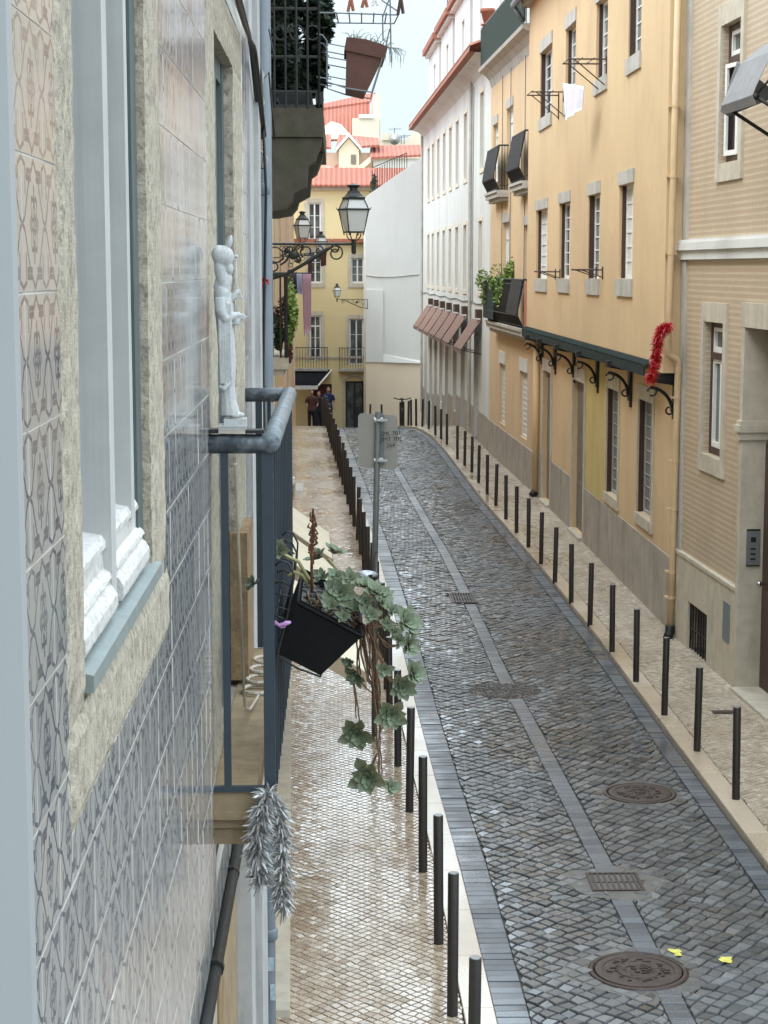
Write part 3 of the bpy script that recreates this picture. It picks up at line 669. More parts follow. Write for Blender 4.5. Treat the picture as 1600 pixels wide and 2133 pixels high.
# cream downpipe
t3 = thing('drainpipe', (4.45,24.2,0), 'cream drainpipe with an elbow running down the near corner of the ochre house', 'drainpipe')
mb = MB(); y_ = 24.17
mb.tube([(4.42,y_,10.4),(4.39,y_,6),(4.37,y_,3.95),(4.38,y_,3.87),(4.42,y_,3.84),(4.47,y_,3.81),(4.50,y_,3.79),(4.515,y_,3.72),(4.51,y_,3.6),(4.485,y_,1.2),(4.475,y_,.22)],.046,12); mb.build('pipe', m_pipey, t3, True)
mb = MB()
for z,x in ((9.2,4.413),(7.1,4.40),(6.2,4.392),(5.2,4.382),(2.45,4.498),(1.8,4.492),(.95,4.483),(3.3,4.507),(.6,4.48)):
    mb.tube([(x,y_,z-.02),(x,y_,z+.02)],.052,12); mb.box((x-.08,y_-.01,z-.008),(x+.08,y_+.12,z+.008))
mb.build('pipe_clamps', m_pipey, t3)
mb = MB(); mb.tube([(4.475,y_,.22),(4.47,y_,.12),(4.42,y_-.12,.07)],.066,10); mb.build('shoe', m_black, t3, True)
# second pipe between door and window building
t3 = thing('drainpipe', FG.P(FG.L-.4,0,.1), 'orange painted drainpipe beside the far door under the jetty', 'drainpipe')
u = FG.px(1124,900)[0]; mb = MB(); mb.tube([FG.P(u,3.5,.08),FG.P(u,.15,.08)],.07,10); mb.build('pipe', m_yellow, t3, True)
mb = MB(); mb.tube([FG.P(u,.18,.08),FG.P(u,.06,.16)],.085,10); mb.build('shoe', m_black, t3, True)

# tinsel / ribbons ------------------------------------------------------------
def tinsel(path, rad, n, ln, wd, seed, droop=.3):
    q = random.Random(seed); mb = MB(); path = [Vector(p) for p in path]
    for i in range(n):
        t_ = q.random()*(len(path)-1); k = int(t_); p = path[k].lerp(path[min(k+1,len(path)-1)], t_-k)
        d = Vector((q.gauss(0,1), q.gauss(0,1), q.gauss(-droop,.8))).normalized(); L = ln*q.uniform(.5,1.15)
        s_ = d.cross(Vector((q.gauss(0,1),q.gauss(0,1),q.gauss(0,1)))).normalized()*wd*q.uniform(.6,1.2)
        a = p + d*rad*.2; m_ = p+d*L*.55+Vector((0,0,-L*.05)); e = p+d*L+Vector((0,0,-L*.3))
        th = d.cross(s_).normalized()*.0006
        mb.q(a-s_*.6,a+s_*.6,m_+s_,m_-s_); mb.q(m_-s_,m_+s_,e+s_*.25,e-s_*.25)
    return mb
m_silver = M('silver_tinsel',(.38,.37,.355),.32,.45,60,.0,60,metal=.35)
m_redt = M('red_tinsel',(.45,.012,.015),.35,.35,40,.0,60)
mb = tinsel([at(1393,676,23.9),at(1378,684,23.95),at(1371,705,23.95),at(1368,735,23.95),at(1362,765,23.95),at(1355,790,23.95)],.05,2200,.095,.009,3)
o = mb.build('red_garland', m_redt); tag(o,'red tinsel garland tied round the cream drainpipe','garland')

# drying brackets on yellow facade
def dryer(name, F, pxs, label, out=.55, dz=.30, rod=True):
    u, z = F.px(*pxs); t_ = thing(name, F.P(u,z,0), label, 'clothes rack', 'clothes racks on the yellow house')
    w2 = .34
    for du in (-w2, w2):
        mb = MB()
        mb.tube([F.P(u+du,z,.01),F.P(u+du,z,out)],.013,6); mb.tube([F.P(u+du,z-dz,.01),F.P(u+du,z,out*.85)],.010,6); mb.tube([F.P(u+du,z-dz-.03,.012),F.P(u+du,z+.05,.012)],.012,6)
        mb.build('bracket_arm', m_brown, t_)
    mb = MB()
    for d in (out*.35,out*.65,out*.97): mb.tube([F.P(u-w2-.1,z+.01,d),F.P(u+w2+.1,z+.01,d)],.008,6)
    mb.build('rods', m_brown, t_); return t_
dryer('clothes_rack', FJ, (1170,195), 'brown iron clothes rack below the farthest upper windows, white cloth over it', .62,.42)
dryer('clothes_rack', FJ, (1258,128), 'brown iron clothes rack under the third upper window of the ochre house', .62,.42)
dryer('clothes_rack', FJ, (1163,566), 'short iron clothes rack at the farthest lower window of the ochre house', .42,.12)
dryer('clothes_rack', FJ, (1250,562), 'pale short clothes rack under the lower window above the house number', .42,.12)
m_cloth = M('lilac_white_cloth',(.66,.63,.72),.9,.08,12,.4,40)
def cloth(pts_top, drop, m, name, label, cat='laundry', fold=.03, n=16, seed=1, sway=(0,0,0)):
    a, b = Vector(pts_top[0]), Vector(pts_top[1]); nrm = (b-a).cross(Vector((0,0,1))).normalized(); q = random.Random(seed); ph = q.random()*6
    mb = MB(); rows = 8; grid = []
    for s_ in (0,1):
        for j in range(rows+1):
            for i in range(n+1):
                t_ = i/n; v = j/rows; dl = drop[0]+(drop[1]-drop[0])*t_
                p = a.lerp(b,t_)+nrm*(fold*(v*.9+.1)*math.sin(t_*14+ph)+(.004 if s_ else -.004))+Vector((0,0,-dl*v))+Vector(sway)*v*v
                c_ = a.lerp(b,.5); p.x += (c_.x-p.x)*.25*v; p.y += (c_.y-p.y)*.25*v
                grid.append(p)
    N_ = (rows+1)*(n+1); mb.v = [tuple(p) for p in grid]
    for s_ in (0,1):
        for j in range(rows):
            for i in range(n):
                k = s_*N_+j*(n+1)+i; f = (k,k+1,k+n+2,k+n+1); mb.f.append(f if s_ else f[::-1])
    for i in range(n): mb.f.append((i,N_+i,N_+i+1,i+1)[::-1]); k = rows*(n+1)+i; mb.f.append((k,k+1,N_+k+1,N_+k))
    for j in range(rows): k = j*(n+1); mb.f.append((k,k+n+1,N_+k+n+1,N_+k)); k += n; mb.f.append((k,N_+k,N_+k+n+1,k+n+1))
    o = mb.build(name, m, None, True); return tag(o, label, cat)
u, z = FJ.px(1184,172,.5); cloth((FJ.P(u-.42,z-.1,.30),FJ.P(u+.55,z+.05,.52)),(.35,.62),m_cloth,'hanging_cloth','white and lilac cloth hung over the upper clothes rack of the ochre house')

# ======== second yellow house with balconies
FY = Fac((4.34,40.35),(4.08,49.45),1); FY.n = FY.n if FY.n.x < 0 else -FY.n
t = thing('balcony_house', (5,45,0), 'narrow yellow house with matted iron balconies between ochre house and white block', 'building')
def P2(x0,x1,y0,y1): return pxh(FY,x0,x1,y0,y1)
holes = [P2(1043,1055,758,885),P2(1086,1102,775,915),P2(1048,1061,463,640),P2(1091,1104,468,640),P2(1054,1067,225,372),P2(1026,1036,260,380)]
wall(FY, 0, FY.L, -1, 10.1, holes, m_yellow2, t, .12, 5)
for i,h in enumerate(holes):
    if i < 2: window(FY,t,h,.06,m_roll,1,12,lintel=.30,sill=.0,ext=.02,fw=.04,pane=m_roll,sm=m_roll,bar=.01)
    else: window(FY,t,h,.08,m_wfr,2,3,lintel=.22,ext=.03,fw=.06,pane=m_roll,sm=m_stoneg,transom=.8)
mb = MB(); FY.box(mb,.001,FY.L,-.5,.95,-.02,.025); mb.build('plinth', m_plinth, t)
mb = MB(); prof = [(0,9.75),(.06,9.95),(.18,10.08),(.34,10.16),(.36,10.24),(.30,10.26),(-.5,10.26),(-.5,9.75)]
for i in range(len(prof)-1):
    (d0,z0),(d1,z1) = prof[i],prof[i+1]; mb.q(FY.P(-.0,z0,d0),FY.P(FY.L,z0,d0),FY.P(FY.L,z1,d1),FY.P(-.0,z1,d1))
mb.q(*[FY.P(FY.L,z,d) for d,z in prof]); mb.q(*[FY.P(0,z,d) for d,z in prof]); mb.build('cornice', m_stoneg, t)
m_net = M('green_netting',(.005,.020,.012),.95,.3,30,.5,200)
mb = MB(); FY.box(mb,-.0,FY.L,10.30,11.25,.286,.295); mb.build('terrace_netting', m_net, t)
mb = MB()
for i in range(24): u = FY.L*i/23; mb.tube([FY.P(u,10.26,.27),FY.P(u,11.3,.27)],.012,5)
mb.tube([FY.P(0,11.3,.27),FY.P(FY.L,11.3,.27)],.018,6); mb.tube([FY.P(FY.L,11.3,.27),FY.P(FY.L,11.3,-1.5)],.018,6); mb.build('terrace_railing', m_pipeg, t)
o = FY.P(FY.L-.8,11.32,.2); pt = thing('terracotta_pot', o, 'terracotta flower pot on the green-netted terrace railing', 'flower pot')
mb = MB(); mb.lathe(o,[(.10,.0),(.17,.28),(.20,.29),(.20,.38),(.17,.38),(.15,.33),(.001,.33)],18); mb.build('pot', m_tileb, pt, True)
mb = MB(); mb.lathe((o[0],o[1],o[2]-.04),[(.001,0),(.17,0),(.18,.03),(.16,.04),(.001,.04)],18); mb.build('saucer', m_tileb, pt, True)
mb = MB()
for u_ in (1.9,4.6,6.3): mb.tube([FY.P(u_,9.8,.03),FY.P(u_+.05,8,.02),FY.P(u_-.02,6,.02),FY.P(u_+.02,4.0,.02)],.010,5)
mb.build('cable', m_pipeg, t)
# attic wall above the terrace
mb = MB(); FY.box(mb,.0,FY.L,10.27,14.5,-5,-1.6); mb.build('attic_wall', m_white, t)
# bellied balconies
m_mat = M('reed_matting',(.016,.014,.013),.9,.25,40,.4,150)
def bbalcony(F, u0, u1, zs, lab, mat_span=None, proj=.22, belly=.14, hgt=1.08):
    t_ = thing('balcony', F.P((u0+u1)/2, zs, 0), lab, 'balcony', 'balconies of the narrow yellow house')
    mb = MB(); F.box(mb,u0-.04,u1+.04,zs-.17,zs-.06,0,proj+.06); F.box(mb,u0,u1,zs-.06,zs,0,proj+.10); F.box(mb,u0+.05,u1-.05,zs-.26,zs-.171,0,proj-.02); mb.build('slab', m_stoneg, t_)
    prof = [(0,0),(.10,.05),(.26,belly),(.40,belly*.95),(.6,belly*.6),(.85,.03),(1.0,0)]
    def pr(u, s, k): return F.P(u, zs+s*hgt, proj+k)
    mb = MB(); n = max(4,int((u1-u0)/.11))
    for i in range(n+1):
        u = u0+(u1-u0)*i/n; mb.tube([pr(u,s,k) for s,k in prof],.009,5)
    for u in (u0,u1):
        for j in range(3): d = proj*(j+.3)/3; mb.tube([F.P(u,zs,d),F.P(u,zs+hgt,d)],.009,5)
        mb.tube([F.P(u,zs+hgt*.1,0),F.P(u,zs+hgt*.1,proj)],.01,5)
    mb.build('balusters', m_black, t_)
    mb = MB(); mb.tube([F.P(u0,zs+hgt,0),F.P(u0,zs+hgt,proj+.01),F.P(u1,zs+hgt,proj+.01),F.P(u1,zs+hgt,0)],.022,6); mb.tube([F.P(u0,zs+hgt*.9,proj+.02),F.P(u1,zs+hgt*.9,proj+.02)],.013,6)
    mb.tube([pr(u0,.26,belly),pr(u1,.26,belly)],.013,6); mb.tube([pr(u0,.05,.02),pr(u1,.05,.02)],.013,6); mb.build('rail', m_black, t_)
    if mat_span:
        a, b = u0+(u1-u0)*mat_span[0], u0+(u1-u0)*mat_span[1]; mb = MB(); pp = [(.27,belly+.013),(.6,belly*.6+.013),(.85,.045),(.985,.02)]
        for i in range(3): 
            s0,k0 = pp[i]; s1,k1 = pp[i+1]
            mb.hexa([pr(a,s0,k0),pr(b,s0,k0),pr(b,s0,k0+.008),pr(a,s0,k0+.008),pr(a,s1,k1),pr(b,s1,k1),pr(b,s1,k1+.008),pr(a,s1,k1+.008)])
        mb.build('reed_screen', m_mat, t_)
    return t_
ua = 45.5-40.35
bbalcony(FY, .25, 2.55, 6.93, 'upper matted balcony nearest the ochre house', (0,1))
bbalcony(FY, ua, ua+2.6, 6.93, 'upper matted balcony nearest the white block', (0,1))
bl = bbalcony(FY, .25, 7.4, 3.68, 'long lower balcony with potted green bushes and partly matted railing', (.02,.30))
mb = MB(); FY.box(mb,.2,.24,3.7,4.7,.0,.22); mb.build('side_screen', M('salmon_panel',(.55,.22,.15),.8,.1,5), bl)
mb = MB(); FY.box(mb,.22,7.4,3.40,3.5,0,.18); mb.build('slab_moulding', m_stone, bl)
# leafy bushes
def bush(name, c, r, n, m, label, size=.05, seed=1, parts=None, cat='plant', trunk=True, group=None):
    q = random.Random(seed); c = Vector(c); t_ = thing(name, c-Vector((0,0,r[2])), label, cat, group)
    mb = MB(); blobs = [(Vector((q.uniform(-.6,.6)*r[0],q.uniform(-.6,.6)*r[1],q.uniform(-.7,.7)*r[2])), q.uniform(.3,.6)) for _ in range(9)]
    for i in range(n):
        bc, br = q.choice(blobs); d = Vector((q.gauss(0,1),q.gauss(0,1),q.gauss(0,1))).normalized()
        p = c+bc+Vector((d.x*r[0],d.y*r[1],d.z*r[2]))*br*q.uniform(.5,1)
        a = Vector((q.gauss(0,1),q.gauss(0,1),q.gauss(0,.6))).normalized(); b = a.cross(Vector((q.gauss(0,1),q.gauss(0,1),q.gauss(0,1)))).normalized(); s = size*q.uniform(.6,1.3)
        n_ = a.cross(b)*s*.15
        mb.q(p-a*s,p-b*s*.45+n_,p+a*s,p+b*s*.45+n_)
    mb.build('foliage', m, t_)
    if trunk:
        mb = MB()
        for k in range(4): b_ = blobs[k][0]; mb.tube([c-Vector((0,0,r[2])), c+b_*.5-Vector((0,0,r[2]*.3)), c+b_],[.012,.008,.004],5)
        mb.build('stems', m_leafr, t_)
    return t_
for i,(uu,rr,hh,lb) in enumerate(((6.6,.42,.55,'spreading green bush at the far end of the long balcony'),(4.0,.3,.65,'tall green bush in the middle of the long balcony'),(5.3,.3,.35,'low green bush between the two taller balcony bushes'))):
    c_ = FY.P(uu, 4.75 if i==1 else 4.55, .16 if i else .30); bush('balcony_bush', c_, (rr,rr*.9,hh), 700, m_leafl, lb, .055, 40+i, group='bushes on the long balcony')
    pt = thing('plant_pot', FY.P(uu,3.7,.14), 'dark pot holding the '+lb.replace('spreading green bush at','spreading bush at'), 'plant pot', 'pots on the long balcony')
    mb = MB(); mb.lathe(FY.P(uu,3.7,.14),[(.07,0),(.10,.22),(.115,.22),(.115,.26),(.09,.26),(.08,.22),(.001,.22)],14); o_=mb.build('pot', m_brown, pt, True)
mb = MB(); FY.box(mb,5.0,7.35,3.75,4.66,.365,.37); mb.build('netting', m_net, bl)

# ======== white block
FW = Fac((4.10,49.5),(3.55,77.2),1); FW.n = FW.n if FW.n.x < 0 else -FW.n
t = thing('white_block', (5.5,63,0), 'long white building with rows of tall narrow windows and brown eaves', 'building')
def uW(x): return FW.px(x,500)[0]
holes = []; kinds = []
xs2 = [893,902,913,925,938,952,969]
for x in xs2+[1003]:
    u = uW(x); w2 = .5; z1, z0 = (9.75,7.75) if x < 1000 else (9.9,7.8); holes.append([u-w2,u+w2,z0,z1]); kinds.append(0)
for x in xs2+[1001]:
    u = uW(x); w2 = .5; z0, z1 = 4.35,6.35; holes.append([u-w2,u+w2,z0,z1]); kinds.append(1)
for x,zb in ((888,.0),(899,.9),(909,.0),(920,.9),(932,.0),(949,.55),(966,-.1),(994,-.1)):
    u = uW(x); holes.append([u-.55,u+.55,zb-max(0,(u-8)*.08),3.05]); kinds.append(2)
holes = [h for h in holes if h[1] < FW.L-.05]
wall(FW, 0, FW.L, -4, 10.75, holes, m_white, t, .12, 6)
for h,k in zip(holes,kinds):
    if k < 2: window(FW,t,h,.07,m_gfr,2,3,lintel=.12,sill=.12,ext=.10,fw=.07,jamb=.10,pane=m_curt,sm=m_cream,proud=.02)
    else: window(FW,t,h,.10,m_greyp,2,2,lintel=.12,ext=.1,fw=.07,jamb=.10,sm=m_stone,proud=.02,pane=m_glass)
mb = MB(); 
gcut = sorted([(h[0]-.1,h[1]+.1,h[2]) for h,k in zip(holes,kinds) if k == 2]); u_ = 0.001
for a,b,zb in gcut:
    FW.box(mb,u_,a-.002,-4,.95-max(0,(u_-8)*.06),-.02,.022); 
    if zb > .2: FW.box(mb,a-.001,b+.001,-4,zb-.001,-.02,.020)
    u_ = b
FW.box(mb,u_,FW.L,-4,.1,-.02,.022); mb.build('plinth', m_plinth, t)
mb = MB(); pr = [(0,10.4),(.08,10.5),(.2,10.62),(.45,10.7)]
for i in range(3): (d0,z0),(d1,z1) = pr[i],pr[i+1]; mb.q(FW.P(0,z0,d0),FW.P(FW.L,z0,d0),FW.P(FW.L,z1,d1),FW.P(0,z1,d1))
mb.q(FW.P(0,10.4,0),FW.P(0,10.5,.08),FW.P(0,10.62,.2),FW.P(0,10.7,.45),FW.P(0,10.7,0)); mb.build('eaves_cove', m_white, t)
mb = MB(); n = 110
for i in range(n):
    u = -.05+(FW.L+.1)*i/n; u2 = -.05+(FW.L+.1)*(i+1)/n; um_ = (u+u2)/2
    mb.q(FW.P(u,10.72,.62),FW.P(u2,10.72,.62),FW.P(u2,10.86,.60),FW.P(u,10.86,.60)); mb.q(FW.P(u,10.86,.60),FW.P(um_,10.93,.60),FW.P(um_,11.4,-.6),FW.P(u,11.33,-.6)); mb.q(FW.P(um_,10.93,.60),FW.P(u2,10.86,.60),FW.P(u2,11.33,-.6),FW.P(um_,11.4,-.6))
mb.q(FW.P(-.05,10.71,.62),FW.P(FW.L+.05,10.71,.62),FW.P(FW.L+.05,10.71,.3),FW.P(-.05,10.71,.3)); mb.build('eaves_tiles', m_tileb, t)
# attic storey in stepped blocks
for k,(ya,yb,zt_) in enumerate(((2.0,12.4,15.6),(13.4,19.6,14.35),(20.6,26.2,14.3),(27.4,33.4,14.25))):
    F2 = FW; m2 = MB(); 
    wh = [[ya+(yb-ya)*.35,ya+(yb-ya)*.35+.9,11.6,13.6]]
    if k == 0: wh = [[ya+1.2,ya+2.1,11.5,13.8],[ya+7,ya+7.9,11.5,13.8]]
    Fd = Fac(FW.P(0,0,-.62)[:2],FW.P(FW.L,0,-.62)[:2],1); Fd.n = FW.n.copy()
    wall(Fd,ya,yb,11.0,zt_,wh,m_white,t,.15,5,name='dormer_wall')
    for h in wh: window(Fd,t,h,.08,m_wfr,2,3,lintel=.1,sill=.1,fw=.07,sm=m_white,pane=m_curt)
    mb = MB(); FW.box(mb,ya-.15,yb+.15,zt_+.001,zt_+.12,-5.7,-.45); mb.build('dormer_cornice', m_white, t)
    mb = MB(); FW.box(mb,ya-.25,yb+.2,zt_+.121,zt_+.34,-5.7,-.33); mb.hexa([FW.P(ya-.25,zt_+.341,-.33),FW.P(yb+.2,zt_+.341,-.33),FW.P(yb+.2,zt_+.341,-5.7),FW.P(ya-.25,zt_+.341,-5.7),FW.P(ya-.25,zt_+.36,-.33),FW.P(yb+.2,zt_+.36,-.33),FW.P(yb+.2,zt_+1.4,-3),FW.P(ya-.25,zt_+1.4,-3)]); mb.build('dormer_roof', m_tileb, t)
mb = MB(); u = uW(983); mb.tube([FW.P(u,10.5,.06),FW.P(u,.2,.06)],.05,8); mb.build('drainpipe', m_stoneg, t)
mb = MB(); u = FW.L-.05; mb.tube([FW.P(u,10.5,.06),FW.P(u,-1,.06)],.05,8); mb.build('corner_pipe', m_stoneg, t)
mb = MB(); mb.tube([FW.P(u_,4.02+.03*math.sin(u_*1.3),.02) for u_ in np.linspace(.1,FW.L-.1,24)],.014,5); mb.tube([FW.P(5.0,4.0,.02),FW.P(5.05,7.0,.02),FW.P(4.95,10.3,.02)],.012,5); mb.build('cable', m_pipeg, t)
mb = MB()
for u_ in (14.2,21.0,30.5):
    mb.tube([FW.P(u_,14.3,-1.2),FW.P(u_,16.6,-1.2)],.03,5)
    for k_ in range(5): mb.tube([FW.P(u_-.4,16.5-.12*k_,-1.2),FW.P(u_+.4,16.5-.12*k_,-1.2)],.012,4)
mb.build('aerial', m_pipeg, t)
# brown awnings along the ground floor
m_aw = M('brown_awning_cloth',(.215,.125,.095),.85,.10,6,.2,80,dirt=(.16,.09,.07),dsc=(4,4,1.5),damt=.4)
aw = [(51.7,54.1),(56.2,58.8),(59.2,61.8),(62.2,64.8),(65.2,67.8),(68.2,70.8),(71.2,73.8)]
names_ = ['detached nearest brown awning on the white block','second brown awning of the white block, next to the detached one','third brown awning from the near end of the white block','fourth brown awning, middle of the white block row','fifth brown awning from the near end of the white block','sixth brown awning from the near end of the white block','farthest brown awning on the white block by the end wall']
for (a,b),lb in zip(aw,names_):
    a -= 49.5; b -= 49.5; t_ = thing('awning', FW.P((a+b)/2,3.55,0), lb, 'awning', 'brown awnings along the white block')
    mb = MB(); mb.hexa([FW.P(a,3.54,.05),FW.P(b,3.54,.05),FW.P(b,2.72,.60),FW.P(a,2.72,.60),FW.P(a,3.56,.06),FW.P(b,3.56,.06),FW.P(b,2.74,.61),FW.P(a,2.74,.61)])
    FW.box(mb,a,b,2.62,2.73,.602,.612); mb.build('canopy', m_aw, t_)
    mb = MB()
    for u in (a+.03,b-.03): mb.tube([FW.P(u,2.73,.6),FW.P(u,2.6,.02)],.014,5); mb.tube([FW.P(u,2.73,.6),FW.P(u,3.5,.04)],.010,5)
    mb.tube([FW.P(a,2.73,.6),FW.P(b,2.73,.6)],.018,6); mb.build('arms', m_black, t_)
    mb = MB(); FW.box(mb,a+.0,a+.55,3.62,3.86,.0,.16); mb.build('roller_box', m_brown, t_)

# ======== end wall (cream-white) closing the street on the right
FE = Fac((1.19,80.0),(3.72,80.0),1); FE.n = Vector((0,-1,0))
t = thing('end_wall_house', (2.5,80,-2), 'windowless cream-white wall with sloping top closing the street', 'building')
mb = MB(); P = FE.P; zL, zR, L = 8.1, 9.85, FE.L
mb.q(P(0,.95),P(L,.95),P(L,zR),P(0,zL)); mb.q(P(0,.95),P(0,zL),P(0,zL,-7),P(0,.95,-7)); mb.q(P(L,.95),P(L,zR),P(L,zR,-7),P(L,.95,-7)); mb.q(P(0,zL),P(L,zR),P(L,zR,-7),P(0,zL,-7))
mb.build('wall', m_wallc, t)
mb = MB(); FE.box(mb,-.0,L,-6,.949,-7,.012); mb.build('lower_wall', m_beige, t)
mb = MB(); mb.tube([P(.02,4.72,.02),P(.5,4.66,.03),P(1.2,4.66,.03),P(L-.2,4.76,.02)],.02,5); mb.build('cable', m_stoneg, t)
mb = MB(); mb.hexa([P(.75,.95,.0),P(L,.90,.0),P(L,.90,.10),P(.75,.95,.10),P(.75,1.35,0),P(L,1.0,0),P(L,.98,.01),P(.75,1.3,.01)]); FE.box(mb,0.,.75,.95,4.1,.0,.06); mb.build('rendered_buttress', m_wallc, t)
mb = MB(); 
for i in range(15):
    s_ = i/14; x0 = .3+1.5*s_; z0 = zL+(zR-zL)*x0/L; mb.tube([P(x0,z0,-.5),P(x0,z0+.95-.3*s_,-.5)],.016,5)
mb.tube([P(.3,zL+.3+.95,-.5),P(1.8,zL+(zR-zL)*1.8/L+.65,-.5)],.02,5); mb.build('stair_railing', m_black, t)
bush('terrace_bush', (1.55,80.4,8.75), (.22,.2,.45), 260, m_leafd, 'small dark shrub behind the railing on top of the end wall', .06, 61)

# ======== far yellow building facing down the street
FF = Fac((-2.5,88.0),(5.5,88.0),1); FF.n = Vector((0,-1,0))
t = thing('far_yellow_building', (0,88,-3), 'pale yellow apartment building across the end of the street with small balconies', 'building')
def P3(x0,x1,y0,y1,): return pxh(FF,x0,x1,y0,y1)
hs = [P3(642,669,422,500),P3(643,670,523,590),P3(731,758,537,590),P3(644,668,657,752),P3(727,757,664,760),P3(719,757,794,930),P3(650,690,800,930)]
wall(FF, 0, 8, -6, 8.85, hs, m_farY, t, .14, 7)
for i,h in enumerate(hs[:5]): window(FF,t,h,.08,m_wfr,2,3,lintel=.2,sill=.0 if i in (0,3,4) else .2,ext=.12,fw=.07,jamb=.16,sm=m_stone,proud=.03,transom=.75 if i==3 else None)
window(FF,t,hs[5],.10,m_black,2,3,lintel=.0,fw=.09,jamb=.16,sm=m_stone)
mb = MB(); a,b,c,d = hs[5]; mb.tube(arc(FF.P((a+b)/2,d-.1,.02),(b-a)/2+.1,15,165,10,(1,0,0),(0,0,.7)),.09,6); mb.build('door_arch', m_stone, t)
mb = MB(); a,b,c,d = hs[6]; FF.box(mb,a,b,c,d,-.14,-.1); mb.build('shop_door', M('dark_red_shopfront',(.08,.012,.014),.6,.3,2), t)
mb = MB()
for z in (.78,): FF.box(mb,0,8,z-.05,z+.05,-.01,.05)
FF.box(mb,0,8,8.7,8.85,-.01,.15); mb.build('string_course', m_stone, t)
mb = MB(); mb.hexa([(-2.7,87.55,8.86),(5.7,87.55,8.86),(5.7,89.6,8.86),(-2.7,89.6,8.86),(-2.7,87.55,8.95),(5.7,87.55,8.95),(5.7,89.6,9.85),(-2.7,89.6,9.85)])
o = mb.build('roof', None or m_tilered, t)
mb = MB(); FF.box(mb,.1,2.15,6.25,6.42,.0,.35); FF.box(mb,2.2,4.4,6.25,6.42,.0,.30); mb.build('tiled_ledge', m_tileb, t)
def flatbalc(F, u0, u1, zs, out, label, hgt=1.0, group=None):
    t_ = thing('balcony', F.P((u0+u1)/2,zs,0), label, 'balcony', group); mb = MB(); F.box(mb,u0,u1,zs-.12,zs,.0,out); mb.build('slab', m_stoneg, t_)
    mb = MB(); n = int((u1-u0)/.13)
    for i in range(n+1): u = u0+.03+(u1-u0-.06)*i/n; mb.tube([F.P(u,zs,out-.03),F.P(u,zs+hgt,out-.03)],.011,5)
    for u in (u0+.03,u1-.03):
        for j in range(4): mb.tube([F.P(u,zs,out*j/4),F.P(u,zs+hgt,out*j/4)],.011,5)
    mb.build('balusters', m_black, t_)
    mb = MB(); mb.tube([F.P(u0+.03,zs+hgt,0),F.P(u0+.03,zs+hgt,out-.03),F.P(u1-.03,zs+hgt,out-.03),F.P(u1-.03,zs+hgt,0)],.02,6); mb.build('rail', m_black, t_); return t_
z_ = at(650,768,87.4).z
flatbalc(FF, at(612,700,88).x+2.5, at(683,700,88).x+2.5, z_, .45, 'left iron balcony on the far yellow building above the black awning', group='balconies of the far yellow building')
flatbalc(FF, at(706,700,88).x+2.5, at(775,700,88).x+2.5, z_-.02, .45, 'right iron balcony on the far yellow building above the arched door', group='balconies of the far yellow building')
# black shop awning
t2 = thing('shop_awning', (-1.4,87,-.2), 'black shop awning with white edge on the far yellow building', 'awning')
a0, a1 = at(612,772,87.9), at(690,772,87.9); b0, b1 = at(607,805,86.2), at(662,805,86.2)
mb = MB(); mb.hexa([a0,a1,b1,b0,a0+Vector((0,0,.04)),a1+Vector((0,0,.04)),b1+Vector((0,0,.04)),b0+Vector((0,0,.04))]); mb.build('canopy', M('black_awning_cloth',(.012,.012,.014),1,.2,3,spec=.1), t2)
mb = MB(); mb.box((b0.x,b0.y-.03,b0.z-.14),(b1.x,b0.y-.002,b0.z+.04)); mb.tube([b1+Vector((.02,0,.03)),a1+Vector((.02,0,.03))],.04,6); mb.build('valance', m_wfr, t2)
# ======== houses behind, on the hill
def tileroof():
    n = N('ridged_red_tiles'); g = n.n('ShaderNodeNewGeometry'); sx = n.n('ShaderNodeSeparateXYZ'); n.l(g.outputs['Position'], sx.inputs[0])
    a = n.math('SINE', n.math('MULTIPLY', sx.outputs[0], 26)); c = n.ramp(n.math('MULTIPLY_ADD', a, .5, .5), [(.1,(.27,.075,.045)),(.6,(.42,.13,.085))])
    c = n.mix(n.math('MULTIPLY', n.noise(n.pos(), 1.2, 5), .4), c, (.38,.17,.12)); n.bump(a, .8, .05); return n.set(col=c, rough=.8)
m_ridge = tileroof(); bpy.data.objects
for o_ in bpy.data.objects:
    if o_.name.startswith('roof') and o_.parent and o_.parent.name.startswith('far_yellow'): o_.data.materials[0] = m_ridge
def pbox(mb, x0,x1,ytop,ybot,Y,depth=4):
    a = at(x0,ybot,Y); b = at(x1,ytop,Y); mb.box((a.x,Y,a.z),(b.x,Y+depth,b.z))
def prf(mb, pts, Y, dY, th=.12, lift=None):
    """a sloping slab: pts are photo pixels of the lower edge (2) at depth Y and the upper edge (2) at depth Y+dY"""
    a,b = [at(x,y,Y) for x,y in pts[:2]]; c,d = [at(x,y,Y+dY) for x,y in pts[2:]]; up = Vector((0,0,th)); mb.hexa([a,b,c,d,a+up,b+up,c+up,d+up])
t = thing('peach_dormer_house', (-.5,98,0), 'peach coloured house with white gabled dormer and red roofs behind the yellow building', 'building')
mb = MB(); pbox(mb,596,776,318,420,98,6); a = at(640,312,98.02); mb.build('wall', m_pink, t)
mb = MB(); pbox(mb,778,884,330,425,97,5); mb.build('side_wall', m_white, t)
mb = MB(); prf(mb,[(770,332),(886,326),(884,306),(772,308)],96.8,2.5); mb.build('side_roof', m_ridge, t)
mb = MB(); prf(mb,[(596,308),(690,311),(690,284),(596,284)],97.7,3); prf(mb,[(700,312),(790,306),(788,292),(705,284)],97.6,3); mb.build('roof', m_ridge, t)
mb = MB(); prf(mb,[(640,396),(770,372),(724,330),(690,362)],94.5,3.2); mb.build('lower_roof', m_ridge, t)
mb = MB(); A = at(706,362,95); Bp = at(748,362,95); zt = at(727,312,95).z; zg = at(727,287,95).z
